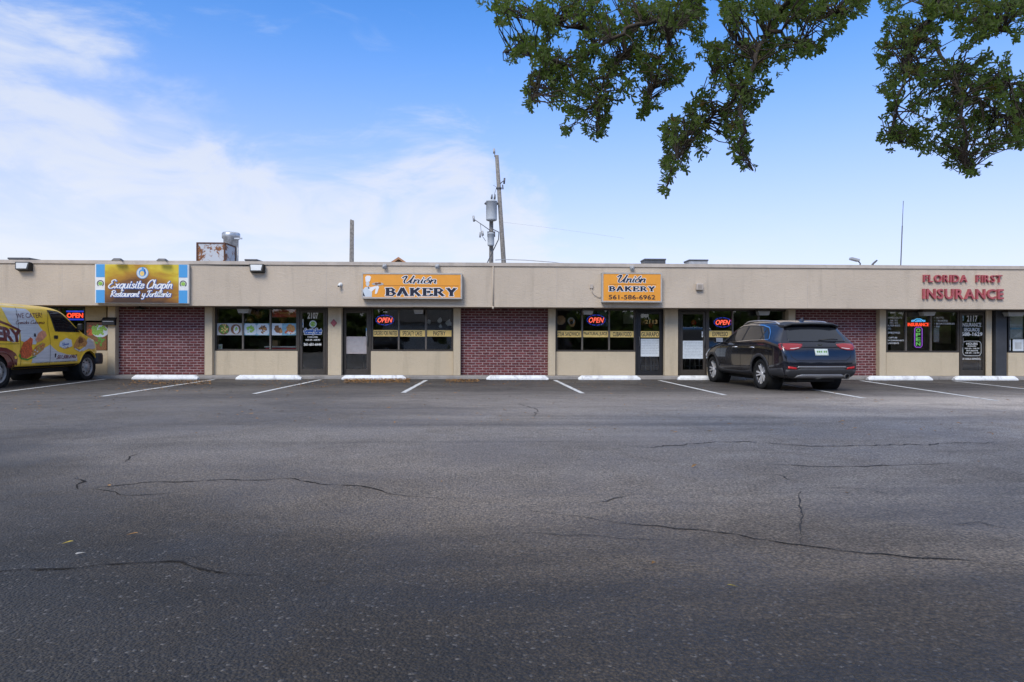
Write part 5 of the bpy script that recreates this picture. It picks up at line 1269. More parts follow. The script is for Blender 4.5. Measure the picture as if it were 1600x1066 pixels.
DEL = R(5); C0 = Vector((7.27, 16.1, 0)); fw = Vector((-math.sin(DEL), math.cos(DEL), 0))
suv = empty('parked_car', 'navy blue sport utility car parked nose-in with silver roof rails', 'car', tuple(C0 - fw * 1.06), DEL)
link('body', me, M['navy_paint'], suv)
for s, nm in ((-1, 'left'), (1, 'right')):
    SR = side_ray(s)
    dlo = [(.72, 1.185), (.84, 1.33), (1.02, 1.45), (1.35, 1.51), (2.0, 1.535), (2.45, 1.52), (2.75, 1.44), (3.05, 1.27), (3.36, 1.085), (2.6, 1.12), (1.5, 1.165)]
    sw = patch(bv, dlo, SR, 'window_surround', M['black'], suv, .003)
    for g in ([(.79, 1.195), (.90, 1.325), (1.06, 1.425), (1.06, 1.185)], [(1.11, 1.185), (1.11, 1.445), (1.4, 1.49), (2.0, 1.51), (2.0, 1.148)], [(2.09, 1.146), (2.09, 1.508), (2.42, 1.497), (2.70, 1.42), (3.0, 1.25), (3.2, 1.125), (3.2, 1.105)]):
        patch(bv, g, SR, 'side_window', M['car_glass'], sw, .007)
    patch(bv, band([(.70, 1.18), (.83, 1.335), (1.01, 1.458), (1.35, 1.52), (2.0, 1.545), (2.45, 1.53), (2.76, 1.45)], .022), SR, 'window_trim', M['chrome'], suv, .010, res=.09)
    patch(bv, band([(.73, 1.178), (1.5, 1.158), (2.6, 1.113), (3.3, 1.08)], .014), SR, 'window_trim', M['chrome'], suv, .010, res=.12)
    for y in (1.06, 3.84):
        patch(bv, arc(y, .36, .485, -8, 188) + arc(y, .36, .416, 188, -8), SR, 'wheel_arch_trim', M['cladding'], suv, .012, .012)
        mb = MB(); Mx = Matrix.Translation((0, y, .36)) @ Matrix.Rotation(R(90 * s), 4, 'Y')
        mb.lathe([(.411, .895), (.411, .54), (0.001, .54)], 36, Mx, cap=False); k = mb.build('wheel_well', M['under'], suv, False)
    patch(bv, [(1.50, .27), (3.40, .27), (3.38, .43), (3.0, .40), (1.9, .40), (1.53, .44)], SR, 'sill_cladding', M['cladding'], suv, .010, .012)
    patch(bv, [(.08, .32), (.60, .28), (.63, .50), (.10, .54)], SR, 'bumper_side', M['cladding'], suv, .008, .01)
    patch(bv, [(4.28, .30), (4.55, .34), (4.55, .48), (4.27, .48)], SR, 'bumper_side', M['cladding'], suv, .008, .01)
    for b in ([(2.045, 1.12), (2.05, .44)], [(1.2, 1.15), (1.32, .92), (1.42, .74), (1.50, .45)], [(3.28, 1.07), (3.26, .45)], [(.62, .98), (.62, .55)]): patch(bv, band(b, .009), SR, 'door_gap', M['under'], suv, .0035, res=.08)
    patch(bv, [(1.55, .545), (3.3, .50), (3.3, .485), (1.55, .525)], SR, 'door_crease', M['navy_paint'], suv, .012, .01)
    for y in (1.33, 2.26):
        h = hit(bv, *SR(y + .1, .985)); mb = MB(); x = h.x + s * .022
        mb.tube([(h.x - s * .01, y, .985), (x + s * .006, y + .03, .985), (x + s * .008, y + .11, .988), (x + s * .006, y + .19, .988), (h.x - s * .01, y + .22, .988)], .016, 8); mb.build('door_handle', M['chrome'], suv)
    # mirror
    h = hit(bv, *SR(3.1, 1.08)); mb = MB().tube([(h.x - s * .03, 3.12, 1.10), (h.x + s * .10, 3.10, 1.115)], .03, 8); mr = mb.build('wing_mirror', M['black'], suv)
    MB().bbox(min(h.x + s * .05, h.x + s * .27), max(h.x + s * .05, h.x + s * .27), 3.04, 3.20, 1.09, 1.235, .035).build('mirror_cap', M['mirror_cap'] if 'mirror_cap' in M else M['navy_paint'], mr)
    MB().box(min(h.x + s * .075, h.x + s * .255), max(h.x + s * .075, h.x + s * .255), 3.034, 3.041, 1.11, 1.215).build('mirror_glass', M['mirror_glass'] if 'mirror_glass' in M else M['silver'], mr)
    # roof rail
    pts = []
    for k in range(15):
        y = .62 + 1.98 * k / 14; h = hit(bv, Vector((s * .615, y, 3)), Vector((0, 0, -1))); e = min(1, 7 * min(k, 14 - k) / 14)
        pts.append((s * .615, y, h.z - .02 + .065 * e))
    MB().tube(pts, [.013] + [.020] * 13 + [.013], 8).build('roof_rail', M['silver'], suv)
    # lamps: rear face piece and the piece wrapping round the side
    patch(bv, [(s * .40, 1.075), (s * .60, 1.09), (s * .83, 1.085), (s * .86, .99), (s * .80, .935), (s * .64, .935), (s * .50, .965), (s * .42, 1.02)], rear_ray, 'tail_lamp', M['lamp_red'], suv, .010, .02, .04)
    patch(bv, [(s * .50, .985), (s * .63, .962), (s * .72, .962), (s * .70, .978), (s * .6, .985), (s * .51, .998)], rear_ray, 'lamp_insert', M['lamp_clear'], suv, .014, .0, .04)
    patch(bv, [(.09, 1.09), (.20, 1.088), (.27, 1.075), (.24, 1.0), (.17, .94), (.07, .93)], SR, 'tail_lamp', M['lamp_red'], suv, .009, .015, .04)
    patch(bv, [(s * .56, .49), (s * .60, .555), (s * .80, .585), (s * .81, .51)], rear_ray, 'fog_recess', M['black'], suv, .006)
    patch(bv, [(s * .58, .505), (s * .61, .55), (s * .79, .575), (s * .79, .52)], rear_ray, 'reflector', M['reflector'], suv, .016, .012)
    patch(bv, [(4.25, .80), (4.62, .74), (4.62, .66), (4.3, .70)], SR, 'headlamp', M['lamp_clear'], suv, .010, .01)
    wheel(suv, s * .915, 1.06, s, .362, .235, 'alloy'); wheel(suv, s * .915, 3.84, s, .362, .235, 'alloy')
    if s > 0: MB().lathe([(.055, 0), (.062, .0), (.062, .2), (.055, .2), (.055, .02)], 18, Matrix.Translation((s * .62, .015, .345)) @ Matrix.Rotation(R(-90), 4, 'X'), True).build('tailpipe', M['dark_metal'], suv)
gl = patch(bv, [(-.66, 1.125), (.66, 1.125), (.69, 1.19), (.60, 1.455), (-.60, 1.455), (-.69, 1.19)], rear_ray, 'rear_window', M['car_glass'], suv, .008, .008)
MB().tube([(.02, .16, 1.16), (.30, .145, 1.185), (.46, .15, 1.175)], .014, 6).build('rear_wiper', M['black'], gl)
sp = MB(); rows = [[(x, y, z) for x in (-.66, -.5, 0, .5, .66)] for y, z in ((.80, 1.588), (.40, 1.55), (.36, 1.525), (.40, 1.495), (.64, 1.50))]
pts = []
for r, row in enumerate(rows):
    for k, (x, y, z) in enumerate(row): pts.append((x * (.94 if r == 0 else 1), y + (.06 if k in (0, 4) else 0), z + (-.05 if k in (0, 4) else (0.0 if k in (1, 3) else .012))))
fs = [(r * 5 + k, r * 5 + k + 1, ((r + 1) % 5) * 5 + k + 1, ((r + 1) % 5) * 5 + k) for r in range(5) for k in range(4)] + [tuple(r * 5 for r in range(5)), tuple(r * 5 + 4 for r in range(5))[::-1]]
sp.add(pts, fs).build('spoiler', M['spoiler'] if 'spoiler' in M else M['black'], suv)
patch(bv, [(-.80, .305), (.80, .305), (.90, .44), (.88, .50), (.60, .50), (.50, .53), (-.50, .53), (-.60, .50), (-.88, .50), (-.90, .44)], rear_ray, 'bumper_cladding', M['cladding'], suv, .010, .014)
patch(bv, [(-.60, .315), (-.52, .315), (.52, .315), (.60, .315), (.57, .36), (.45, .395), (-.45, .395), (-.57, .36)], rear_ray, 'skid_plate', M['skid'], suv, .024, .02)
patch(bv, [(-.60, .545), (.60, .545), (.55, .575), (-.55, .575)], rear_ray, 'bumper_step', M['skid'], suv, .010, .012)
patch(bv, [(-.40, .80), (.40, .80), (.36, .83), (.29, .97), (-.29, .97), (-.36, .83)], rear_ray, 'plate_recess', M['navy_paint'], suv, .004)
pl = patch(bv, [(-.155, .815), (.155, .815), (.155, .962), (-.155, .962)], rear_ray, 'licence_plate', M['plate_face'], suv, .016, .012)
mb = MB()
for k, x in enumerate((-.115, -.07, -.025, .045, .09)):
    h = hit(bv, *rear_ray(x, .89)); mb.box(x, x + .03, h.y - .019, h.y - .017, .855, .92)
mb.build('plate_marks', M['green'], pl)
patch(bv, [(-.43, 1.00), (.43, 1.00), (.43, 1.012), (-.43, 1.012)], rear_ray, 'tailgate_trim', M['black'], suv, .012, .01)
e = MB(); h = hit(bv, *rear_ray(0, 1.045)); e.ring(0, 1.045, .065, .027, .008, h.y - .012, h.y - .002, 22)
add_text(e, 'KIA', -.043, .043, 1.034, 1.056, h.y - .012, .01); e.build('badge', M['chrome'], suv, False)
patch(bv, band([(-.74, .93), (-.70, .78), (-.58, .70), (.58, .70), (.70, .78), (.74, .93)], .010), rear_ray, 'tailgate_gap', M['under'], suv, .0035, res=.08)
h = hit(bv, Vector((0, .95, 3)), Vector((0, 0, -1)))
MB().add([(-.022, .78, h.z - .02), (.022, .78, h.z - .02), (.03, .98, h.z - .01), (-.03, .98, h.z - .01), (0, .80, h.z + .085), (0, .87, h.z + .055)], [(0, 1, 2, 3), (0, 4, 1), (1, 4, 5, 2), (0, 3, 5, 4), (2, 5, 3)]).build('roof_antenna', M['navy_paint'], suv)
MB().box(-.6, .6, .5, 4.2, .19, .252).box(-.45, .45, .25, .6, .22, .30).build('underbody', M['under'], suv)
def top_ray(a, b): return Vector((a, b, 4)), Vector((0, 0, -1))
patch(bv, [(-.58, 2.82), (.58, 2.82), (.68, 3.48), (-.68, 3.48)], top_ray, 'windscreen', M['car_glass'], suv, .006)

# ---- bakery van
M['van_yellow'] = pmat('yellow_wrap', (.93, .60, .04), .30, .5, 0, .6, var=.05, vscale=2, dirt=(.5, .33, .03), dscale=1.5, damt=.35)
def plank():
    m = bpy.data.materials.new('white_plank_print'); m.use_nodes = True; t = NT(m.node_tree); b = m.node_tree.nodes['Principled BSDF']
    pos = t.n('ShaderNodeNewGeometry').outputs['Position']; z = t.n('ShaderNodeSeparateXYZ', i_0=pos).outputs[2]
    g = t.m('FRACT', t.m('MULTIPLY', z, 7.5)); ln = t.mr(g, .0, .10, 1, 0)
    c = t.mix(t.mr(t.noise(t.mapping(pos, (1, .6, 9)), 5, 5, .6), .3, .7), (.50, .53, .55), (.64, .66, .67)); c = t.mix(t.m('MULTIPLY', ln, .4), c, (.30, .32, .34))
    t.set(b.inputs['Base Color'], c); b.inputs['Roughness'].default_value = .3; b.inputs['Coat Weight'].default_value = .6; return m
M['plank'] = plank()
M['maroon'] = pmat('maroon_print', (.13, .018, .022), .3, .5, 0, .5, var=.12)
M['peach_food'] = pmat('shrimp_print', (.62, .27, .16), .35, var=.25, vscale=9)
T = dict(hw=[(0, .92), (.12, .98), (.4, 1.0), (4.5, 1.0), (4.95, .985), (5.2, .94), (5.38, .85), (5.5, .68)],
         belt=[(0, 1.24), (4.3, 1.24), (4.8, 1.17), (5.2, 1.08), (5.5, .96), (5.62, .86)],
         roof=[(0, 1.96), (.5, 2.0), (3.4, 2.01), (3.75, 1.97), (4.0, 1.85), (4.4, 1.51), (4.75, 1.27), (5.1, 1.18), (5.4, 1.07), (5.62, .92)],
         wtop=[(0, .84), (3.4, .86), (4.0, .83), (4.75, .88), (5.3, .82), (5.62, .56)],
         bot=[(0, .42), (1, .38), (5.0, .38), (5.62, .42)], drop=.20)
st = [(0, 1, 0), (.08, 1, 0), (.5, .4, 0), (1.3, 0, 0), (2.2, 0, 0), (3.0, 0, 0), (3.55, 0, 0), (3.95, 0, 0), (4.35, 0, 0), (4.75, 0, 0), (5.1, 0, .1), (5.34, 0, .4), (5.46, 0, .8), (5.50, 0, 1)]
me, bv = car_body(st, T, [.06, .05, .02, 0, 0, .02, .03, .06, .07, .07, .07], [.05, .05, .02, 0, 0, .02, .04, .07, .08, .08, .08], [(1.30, .37, .44, .5), (4.73, .37, .44, .5)], bulge=.02)
VX, VY = -12.245, 19.40 - 4.73
van = empty('delivery_van', 'yellow bakery van with a food and white plank wrap, parked nose-in at left', 'van', (VX, VY, 0))
link('body', me, M['van_yellow'], van)
def vp(qx, qy):
    p = (qx / 7.106, 465 + qy / 7.106); d = ray(*p); t = (VX + 1.0) / d.x
    return d.y * t - VY, CAM_H + d.z * t
def vq(*pts): return [vp(*p) for p in pts]
SR = side_ray(1)
def clampz(poly): return [(max(.04, y), min(max(z, .42), 1.93)) for y, z in poly]
def wrap(pts, name, mat, off, res=.09): return patch(bv, clampz(vq(*pts)), SR, name, M[mat], van, off, 0, res)
wrap([(-60, 50), (60, 62), (100, 62), (345, 96), (372, 160), (405, 215), (438, 270), (470, 335), (500, 372), (430, 420), (400, 520), (330, 520), (235, 480), (245, 360), (180, 330), (130, 270), (85, 150), (62, 85), (-60, 75)], 'white_print', 'plank', .004)
wrap([(-70, 330), (0, 300), (120, 350), (235, 375), (215, 470), (150, 500), (60, 470), (-70, 430)], 'white_print', 'plank', .0045)
wrap([(345, 800), (360, 660), (420, 610), (500, 555), (556, 522), (590, 560), (640, 600), (740, 632), (850, 640), (860, 700), (845, 770), (600, 785)], 'white_print', 'plank', .004)
wrap([(905, 600), (940, 540), (975, 470), (1000, 448), (1050, 452), (1080, 490), (1082, 560), (1040, 575), (985, 566), (935, 590)], 'white_print', 'plank', .004)
wrap([(-70, 130), (0, 238), (120, 290), (242, 352), (236, 374), (120, 316), (0, 268), (-70, 165)], 'maroon_band', 'maroon', .006)
wrap([(-70, 590), (0, 552), (70, 560), (130, 590), (175, 625), (192, 665), (190, 800), (130, 815), (95, 815), (75, 720), (40, 665), (0, 635), (-70, 660)], 'maroon_flare', 'maroon', .006)
wrap([(155, 655), (172, 645), (190, 665), (180, 685), (160, 680)], 'yellow_spot', 'van_yellow', .008, .05)
# food picture
wrap([(215, 600), (235, 560), (260, 500), (310, 470), (345, 440), (368, 460), (362, 500), (350, 540), (362, 600), (340, 650), (290, 680), (235, 668)], 'chicken_picture', 'red_food', .007, .05)
wrap([(345, 610), (400, 540), (470, 500), (505, 515), (480, 580), (400, 640), (355, 655)], 'rice_picture', 'tan_food', .007, .05)
wrap([(392, 470), (440, 395), (490, 365), (520, 378), (530, 420), (480, 470), (420, 500)], 'shrimp_picture', 'peach_food', .008, .05)
wrap([(205, 650), (215, 618), (235, 668), (300, 682), (355, 660), (400, 645), (395, 658), (300, 700), (230, 685)], 'plate_rim', 'green', .0085, .05)
for k, (x, y) in enumerate([(385, 585), (425, 560), (450, 545), (410, 600), (440, 580), (470, 530), (375, 625), (455, 515), (395, 560)]):
    wrap([(x - 9, y), (x - 2, y + 9), (x + 9, y + 3), (x + 4, y - 9)], 'garnish', ['plate', 'lime', 'red_food'][k % 3], .010, .05)
wrap([(384, 430), (392, 398), (408, 400), (410, 430), (398, 440)], 'olive_picture', 'navy_ink', .010, .05)
wrap([(655, 540), (665, 495), (690, 480), (740, 450), (795, 470), (800, 540), (720, 570), (700, 565)], 'cup_picture', 'plate', .007, .05)
wrap([(815, 540), (850, 470), (900, 425), (950, 450), (975, 500), (940, 560), (880, 600), (820, 565)], 'coffee_picture', 'tan_food', .007, .05)
wrap([(868, 480), (895, 440), (925, 455), (930, 490), (900, 510), (872, 505)], 'coffee_picture', 'brown_food', .009, .05)
wrap([(825, 560), (880, 585), (940, 545), (945, 560), (882, 602), (822, 570)], 'saucer_picture', 'plate', .009, .05)
wrap([(848, 560), (890, 575), (925, 545), (885, 545)], 'pastry_picture', 'van_yellow', .010, .05)
def vtext(body, q, mat, name, off=.007, bold=.0, script=False, shear=0.0):
    """letters in the quadrilateral q = (left x, top y, right x, bottom y, right top y, right bottom y) of the zoomed photograph"""
    x0, yt, x1, yb, yt2, yb2 = q; mb = MB()
    def fn(u, v):
        y, z = vp(x0 + (x1 - x0) * u, (yb + (yb2 - yb) * u) + ((yt + (yt2 - yt) * u) - (yb + (yb2 - yb) * u)) * v)
        h = hit(bv, *SR(y, z)); return (h.x + off, y, z)
    if script:
        A = abs(x1 - x0) / abs(yb - yt); add_script(mb, body, 0, A, .12, .92, 0, .14, .6, 0, .25, fn=lambda u, v: fn(u / A, v))
    else: add_text(mb, body, 0, 1, 0, 1, 0, bold, 1.0, shear, fn=fn)
    o = mb.build(name, M[mat], van, False); o['kind'] = 'stuff' if 'address' in name else 'thing'
vtext('WE CATER!', (218, 178, 505, 232, 168, 222), 'brown_line_dark', 'lettering', .007, .0) if 'brown_line_dark' in M else vtext('WE CATER!', (218, 178, 505, 232, 168, 222), 'maroon', 'lettering', .007, .0)
vtext('Comida Cubana', (205, 252, 525, 302, 250, 296), 'maroon', 'lettering', .007, script=True)
vtext('BAKERY', (-330, 250, 238, 440, 370, 490), 'maroon', 'lettering', .009, .05)
vtext('561.586.6962', (632, 640, 848, 684, 632, 670), 'maroon', 'phone_lettering', .008, .025, shear=.1)
vtext('1716 LAKE WORTH RD  WWW.UNIONBAKERY.COM', (395, 722, 835, 737, 696, 712), 'navy_ink', 'address_lettering', .008, .0)
vtext('Union', (690, 500, 765, 540, 490, 530), 'deep_blue', 'lettering', .009, script=True)
vtext('Cafe', (700, 545, 760, 570, 538, 562), 'maroon', 'lettering', .010, script=True)
wrap([(603, 665), (605, 625), (618, 618), (622, 628), (614, 668)], 'phone_symbol', 'navy_ink', .008, .05)
for s in (1, -1):
    rf = side_ray(s)
    dw = patch(bv, vq((574, 137), (695, 155), (740, 185), (830, 280), (922, 385), (780, 384), (632, 378), (598, 235)), rf, 'window_surround', M['black'], van, .006)
    patch(bv, vq((588, 148), (688, 165), (728, 190), (815, 280), (900, 376), (780, 374), (643, 368), (610, 235)), rf, 'side_window', M['van_glass'], dw, .010)
    for y in (1.30, 4.73):
        patch(bv, arc(y, .37, .475, -4, 184) + arc(y, .37, .441, 184, -4), rf, 'wheel_arch_lip', M['van_yellow'] if y > 2 else M['maroon'], van, .014, .016)
        MB().lathe([(.436, .93), (.436, .52), (.001, .52)], 36, Matrix.Translation((0, y, .37)) @ Matrix.Rotation(R(90 * s), 4, 'Y'), cap=False).build('wheel_well', M['under'], van, False)
        wheel(van, s * .955, y, s, .368, .23, 'steel')
    a = vp(640, 380); b_ = vp(575, 140)
    for bd in ([(3.05, 1.24), (3.02, .48)], [b_, (3.03, 1.5), (3.05, 1.24)], [(4.28, 1.2), (4.22, .80)], [(1.95, 1.9), (1.95, .5)], [(.5, 1.55), (4.2, 1.55)] if 0 else [(1.0, 1.02), (1.9, 1.02)]): patch(bv, band(bd, .010), rf, 'door_gap', M['under'], van, .0115, res=.09)
    patch(bv, [(1.78, .42), (4.24, .42), (4.24, .47), (1.78, .47)], rf, 'sill', M['under'], van, .008)
    y, z = vp(625, 440); h = hit(bv, *rf(y, z)); MB().bbox(min(h.x, h.x + s * .03), max(h.x, h.x + s * .03), y - .07, y + .07, z - .045, z + .045, .012).build('door_handle', M['black'], van)
    y, z = vp(888, 352); h = hit(bv, *rf(y, z)); mr = MB().tube([(h.x - s * .03, y, z), (h.x + s * .12, y - .02, z + .03)], .025, 8).build('wing_mirror', M['black'], van)
    MB().bbox(min(h.x + s * .05, h.x + s * .17), max(h.x + s * .05, h.x + s * .17), y - .07, y + .03, z - .04, z + .15, .03).build('mirror_head', M['black'], mr)
    patch(bv, [(s * .50, .80), (s * .80, .78), (s * .80, .94), (s * .50, .96)], front_ray, 'headlamp', M['lamp_clear'], van, .012, .02)
    patch(bv, [(s * .62, 1.0), (s * .84, 1.0), (s * .84, 1.5), (s * .62, 1.5)], rear_ray, 'tail_lamp', M['lamp_red'], van, .012, .02) if 0 else patch(bv, [(s * .80, .95), (s * .90, .95), (s * .90, 1.5), (s * .80, 1.5)], rear_ray, 'tail_lamp', M['lamp_red'], van, .012, .02)
bp = MB(); pts = []
for x, y in ((-1.0, 5.2), (-.985, 5.40), (-.80, 5.56), (0, 5.62), (.80, 5.56), (.985, 5.40), (1.0, 5.2)):
    for (oy, z) in ((0, .43), (.03, .52), (.03, .68), (-.02, .74)): pts.append((x, y + (oy if abs(x) < .99 else 0), z))
fs = [(i * 4 + k, i * 4 + k + 1, i * 4 + 5 + k, i * 4 + 4 + k) for i in range(6) for k in range(3)]
n = len(pts); pts += [(x * .93, y - .14, z) for x, y, z in pts]; fs += [(n + i * 4 + k, n + i * 4 + 4 + k, n + i * 4 + 5 + k, n + i * 4 + k + 1) for i in range(6) for k in range(3)]
fs += [(i * 4 + 3, i * 4 + 7, n + i * 4 + 7, n + i * 4 + 3) for i in range(6)] + [(i * 4, n + i * 4, n + i * 4 + 4, i * 4 + 4) for i in range(6)] + [(0, 1, n + 1, n), (1, 2, n + 2, n + 1), (2, 3, n + 3, n + 2), (24, n + 24, n + 25, 25), (25, n + 25, n + 26, 26), (26, n + 26, n + 27, 27)]
bp.add(pts, fs, True).build('front_bumper', M['cladding'], van)
patch(bv, [(-.48, .78), (.48, .78), (.48, .95), (-.48, .95)], front_ray, 'grille', M['black'], van, .010, .015)
patch(bv, [(-.74, 3.92), (.74, 3.92), (.82, 4.66), (-.82, 4.66)], top_ray, 'windscreen', M['van_glass'], van, .008)
patch(bv, [(-.62, 1.25), (-.06, 1.25), (-.06, 1.78), (-.58, 1.78)], rear_ray, 'rear_window', M['van_glass'], van, .008); patch(bv, [(.62, 1.25), (.06, 1.25), (.06, 1.78), (.58, 1.78)], rear_ray, 'rear_window', M['van_glass'], van, .008)
MB().bbox(-.95, .95, -.10, .08, .42, .58, .03).build('rear_bumper', M['cladding'], van)
MB().box(-.7, .7, .4, 5.2, .27, .385).build('underbody', M['under'], van)
# ------------------------------------------------------------------ the tree overhead: trunk beside and behind the camera, boughs reaching over it
tree = empty('oak_tree', 'large spreading tree with dense small leaves hanging into the sky above the lot', 'tree', (4.6, -3.2, 0))
TO = Vector((4.6, -3.2, 0))
q = random.Random(21)
def zq(x, y): return 720 + x / 1.818, y / 1.818
MASS = {
 'left': [(40, -40), (40, 0), (70, 45), (120, 82), (150, 58), (150, 100), (95, 132), (95, 165), (140, 180), (180, 165), (190, 195), (215, 195), (175, 235), (185, 300), (205, 320), (235, 290), (255, 312), (290, 330), (292, 383), (340, 365), (375, 403), (415, 383), (425, 330), (470, 320), (510, 342), (540, 308), (562, 306), (570, 268), (602, 244), (640, 228), (665, 195), (660, 160), (690, 168), (700, 130), (690, 100), (705, 80), (752, 42), (765, -40)],
 'middle': [(735, -40), (735, 50), (775, 95), (735, 118), (695, 125), (690, 165), (722, 198), (685, 250), (670, 268), (637, 285), (630, 320), (570, 350), (575, 390), (562, 450), (575, 490), (562, 540), (580, 556), (604, 535), (600, 490), (640, 496), (660, 468), (702, 455), (706, 430), (690, 405), (740, 385), (768, 410), (765, 430), (792, 480), (850, 494), (826, 460), (832, 400), (812, 370), (846, 330), (842, 300), (882, 258), (905, 240), (940, 200), (945, 160), (985, 165), (1040, 150), (1046, 110), (1080, 95), (1092, 55), (1160, 30), (1165, -40)],
 'right': [(1180, -40), (1190, 10), (1216, 40), (1195, 70), (1206, 100), (1166, 130), (1185, 170), (1192, 200), (1212, 230), (1176, 250), (1216, 280), (1214, 310), (1186, 345), (1205, 365), (1176, 395), (1240, 443), (1302, 420), (1312, 448), (1342, 430), (1374, 438), (1376, 470), (1410, 480), (1446, 508), (1488, 480), (1508, 465), (1500, 440), (1560, 420), (1640, 425), (1640, 205), (1565, 210), (1560, 155), (1512, 140), (1450, 162), (1440, 145), (1500, 108), (1560, 80), (1575, 128), (1600, 100), (1640, 60), (1640, -40)]}
LIMBS = {
 'left': [[(640, -30), (640, 25), (560, 55), (500, 70), (430, 110), (360, 160), (290, 190), (230, 220), (200, 290)], [(475, 80), (470, 150), (430, 200), (400, 260), (390, 320), (385, 390)], [(430, 112), (330, 80), (250, 60), (130, 40)], [(560, 55), (590, 120), (560, 200), (520, 300)], [(300, 185), (200, 160), (120, 150)]],
 'middle': [[(930, -30), (910, 30), (870, 90), (835, 160), (805, 240), (750, 310), (690, 350), (640, 390), (610, 450), (585, 530)], [(850, 130), (760, 180), (720, 220)], [(905, 40), (990, 60), (1070, 40)], [(800, 250), (800, 340), (800, 430), (830, 485)], [(870, 92), (960, 120), (1020, 130)], [(840, 150), (780, 110), (745, 70)]],
 'right': [[(1345, -30), (1330, 60), (1290, 130), (1260, 210), (1240, 300), (1230, 400)], [(1345, -10), (1450, 60), (1540, 90)], [(1310, 100), (1400, 200), (1470, 280), (1560, 330), (1640, 380)], [(1400, 200), (1420, 330), (1430, 430), (1445, 495)], [(1640, 230), (1560, 240), (1480, 215), (1380, 190)]]}
DEPTH = {'left': 6.6, 'middle': 6.1, 'right': 6.4}
LV = [(-.15, 0, 0), (.30, .30, .05), (.74, .44, .02), (.98, .20, -.05), (.98, -.20, -.05), (.74, -.44, .02), (.30, -.30, .05), (.72, 0, 0)]      # obovate blade folded along the midrib
LF = [(0, 1, 2, 7), (7, 2, 3), (7, 3, 4), (7, 4, 5), (0, 7, 5, 6)]
class Leaves:
    def __init__(s): s.v = []; s.f = []
    def leaf(s, p, d, up, l, w_):
        d = d.normalized(); sd = d.cross(up)
        sd = sd.normalized() if sd.length > 1e-4 else d.orthogonal().normalized(); n = sd.cross(d); o = len(s.v)
        for a, b, c in LV:
            s.v.append(tuple(p + d * (a * l) + sd * (b * w_) + n * ((c + abs(b) * .35) * w_)))
        s.f += [tuple(i + o for i in f) for f in LF]
    def rosette(s, p, axis, n, l):
        axis = axis.normalized(); a0 = q.uniform(0, 6.28); x = axis.orthogonal().normalized(); y = axis.cross(x)
        for k in range(n):
            a = a0 + 2.4 * k; sp = q.uniform(.5, 1.3)
            d = axis * q.uniform(.2, .9) + (x * math.cos(a) + y * math.sin(a)) * sp
            ll = l * q.uniform(.65, 1.2); s.leaf(p - axis * q.uniform(0, .05), d, axis + Vector((q.uniform(-.5, .5), q.uniform(-.5, .5), q.uniform(-.5, .5))), ll, ll * q.uniform(.38, .52))
    def build(s, name, mat, parent):
        me = bpy.data.meshes.new(name); me.from_pydata(s.v, [], s.f); me.update(); return link(name, me, mat, parent)
def nearest_on(pt, segs):
    best = None
    for a, b in segs:
        ab = b - a; t = max(0, min(1, (pt - a).dot(ab) / max(ab.length_squared, 1e-6))); p = a + ab * t; d = (p - pt).length
        if best is None or d < best[0]: best = (d, p)
    return best
crotch = {'left': Vector((.4, -1.4, 4.0)), 'middle': Vector((.6, -.9, 4.4)), 'right': Vector((1.2, -.8, 4.2))}
def limb(px, Y): p = ray(*px) * (Y / ray(*px).y); return Vector((p.x, p.y, p.z + CAM_H)) - TO
MB().tube([(0, 0, -.1), (.0, .0, .15), (-.03, .02, .9), (-.05, .1, 1.9), (0, .15, 2.7)], [.42, .33, .27, .24, .25], 16).build('trunk', M['bark'], tree)
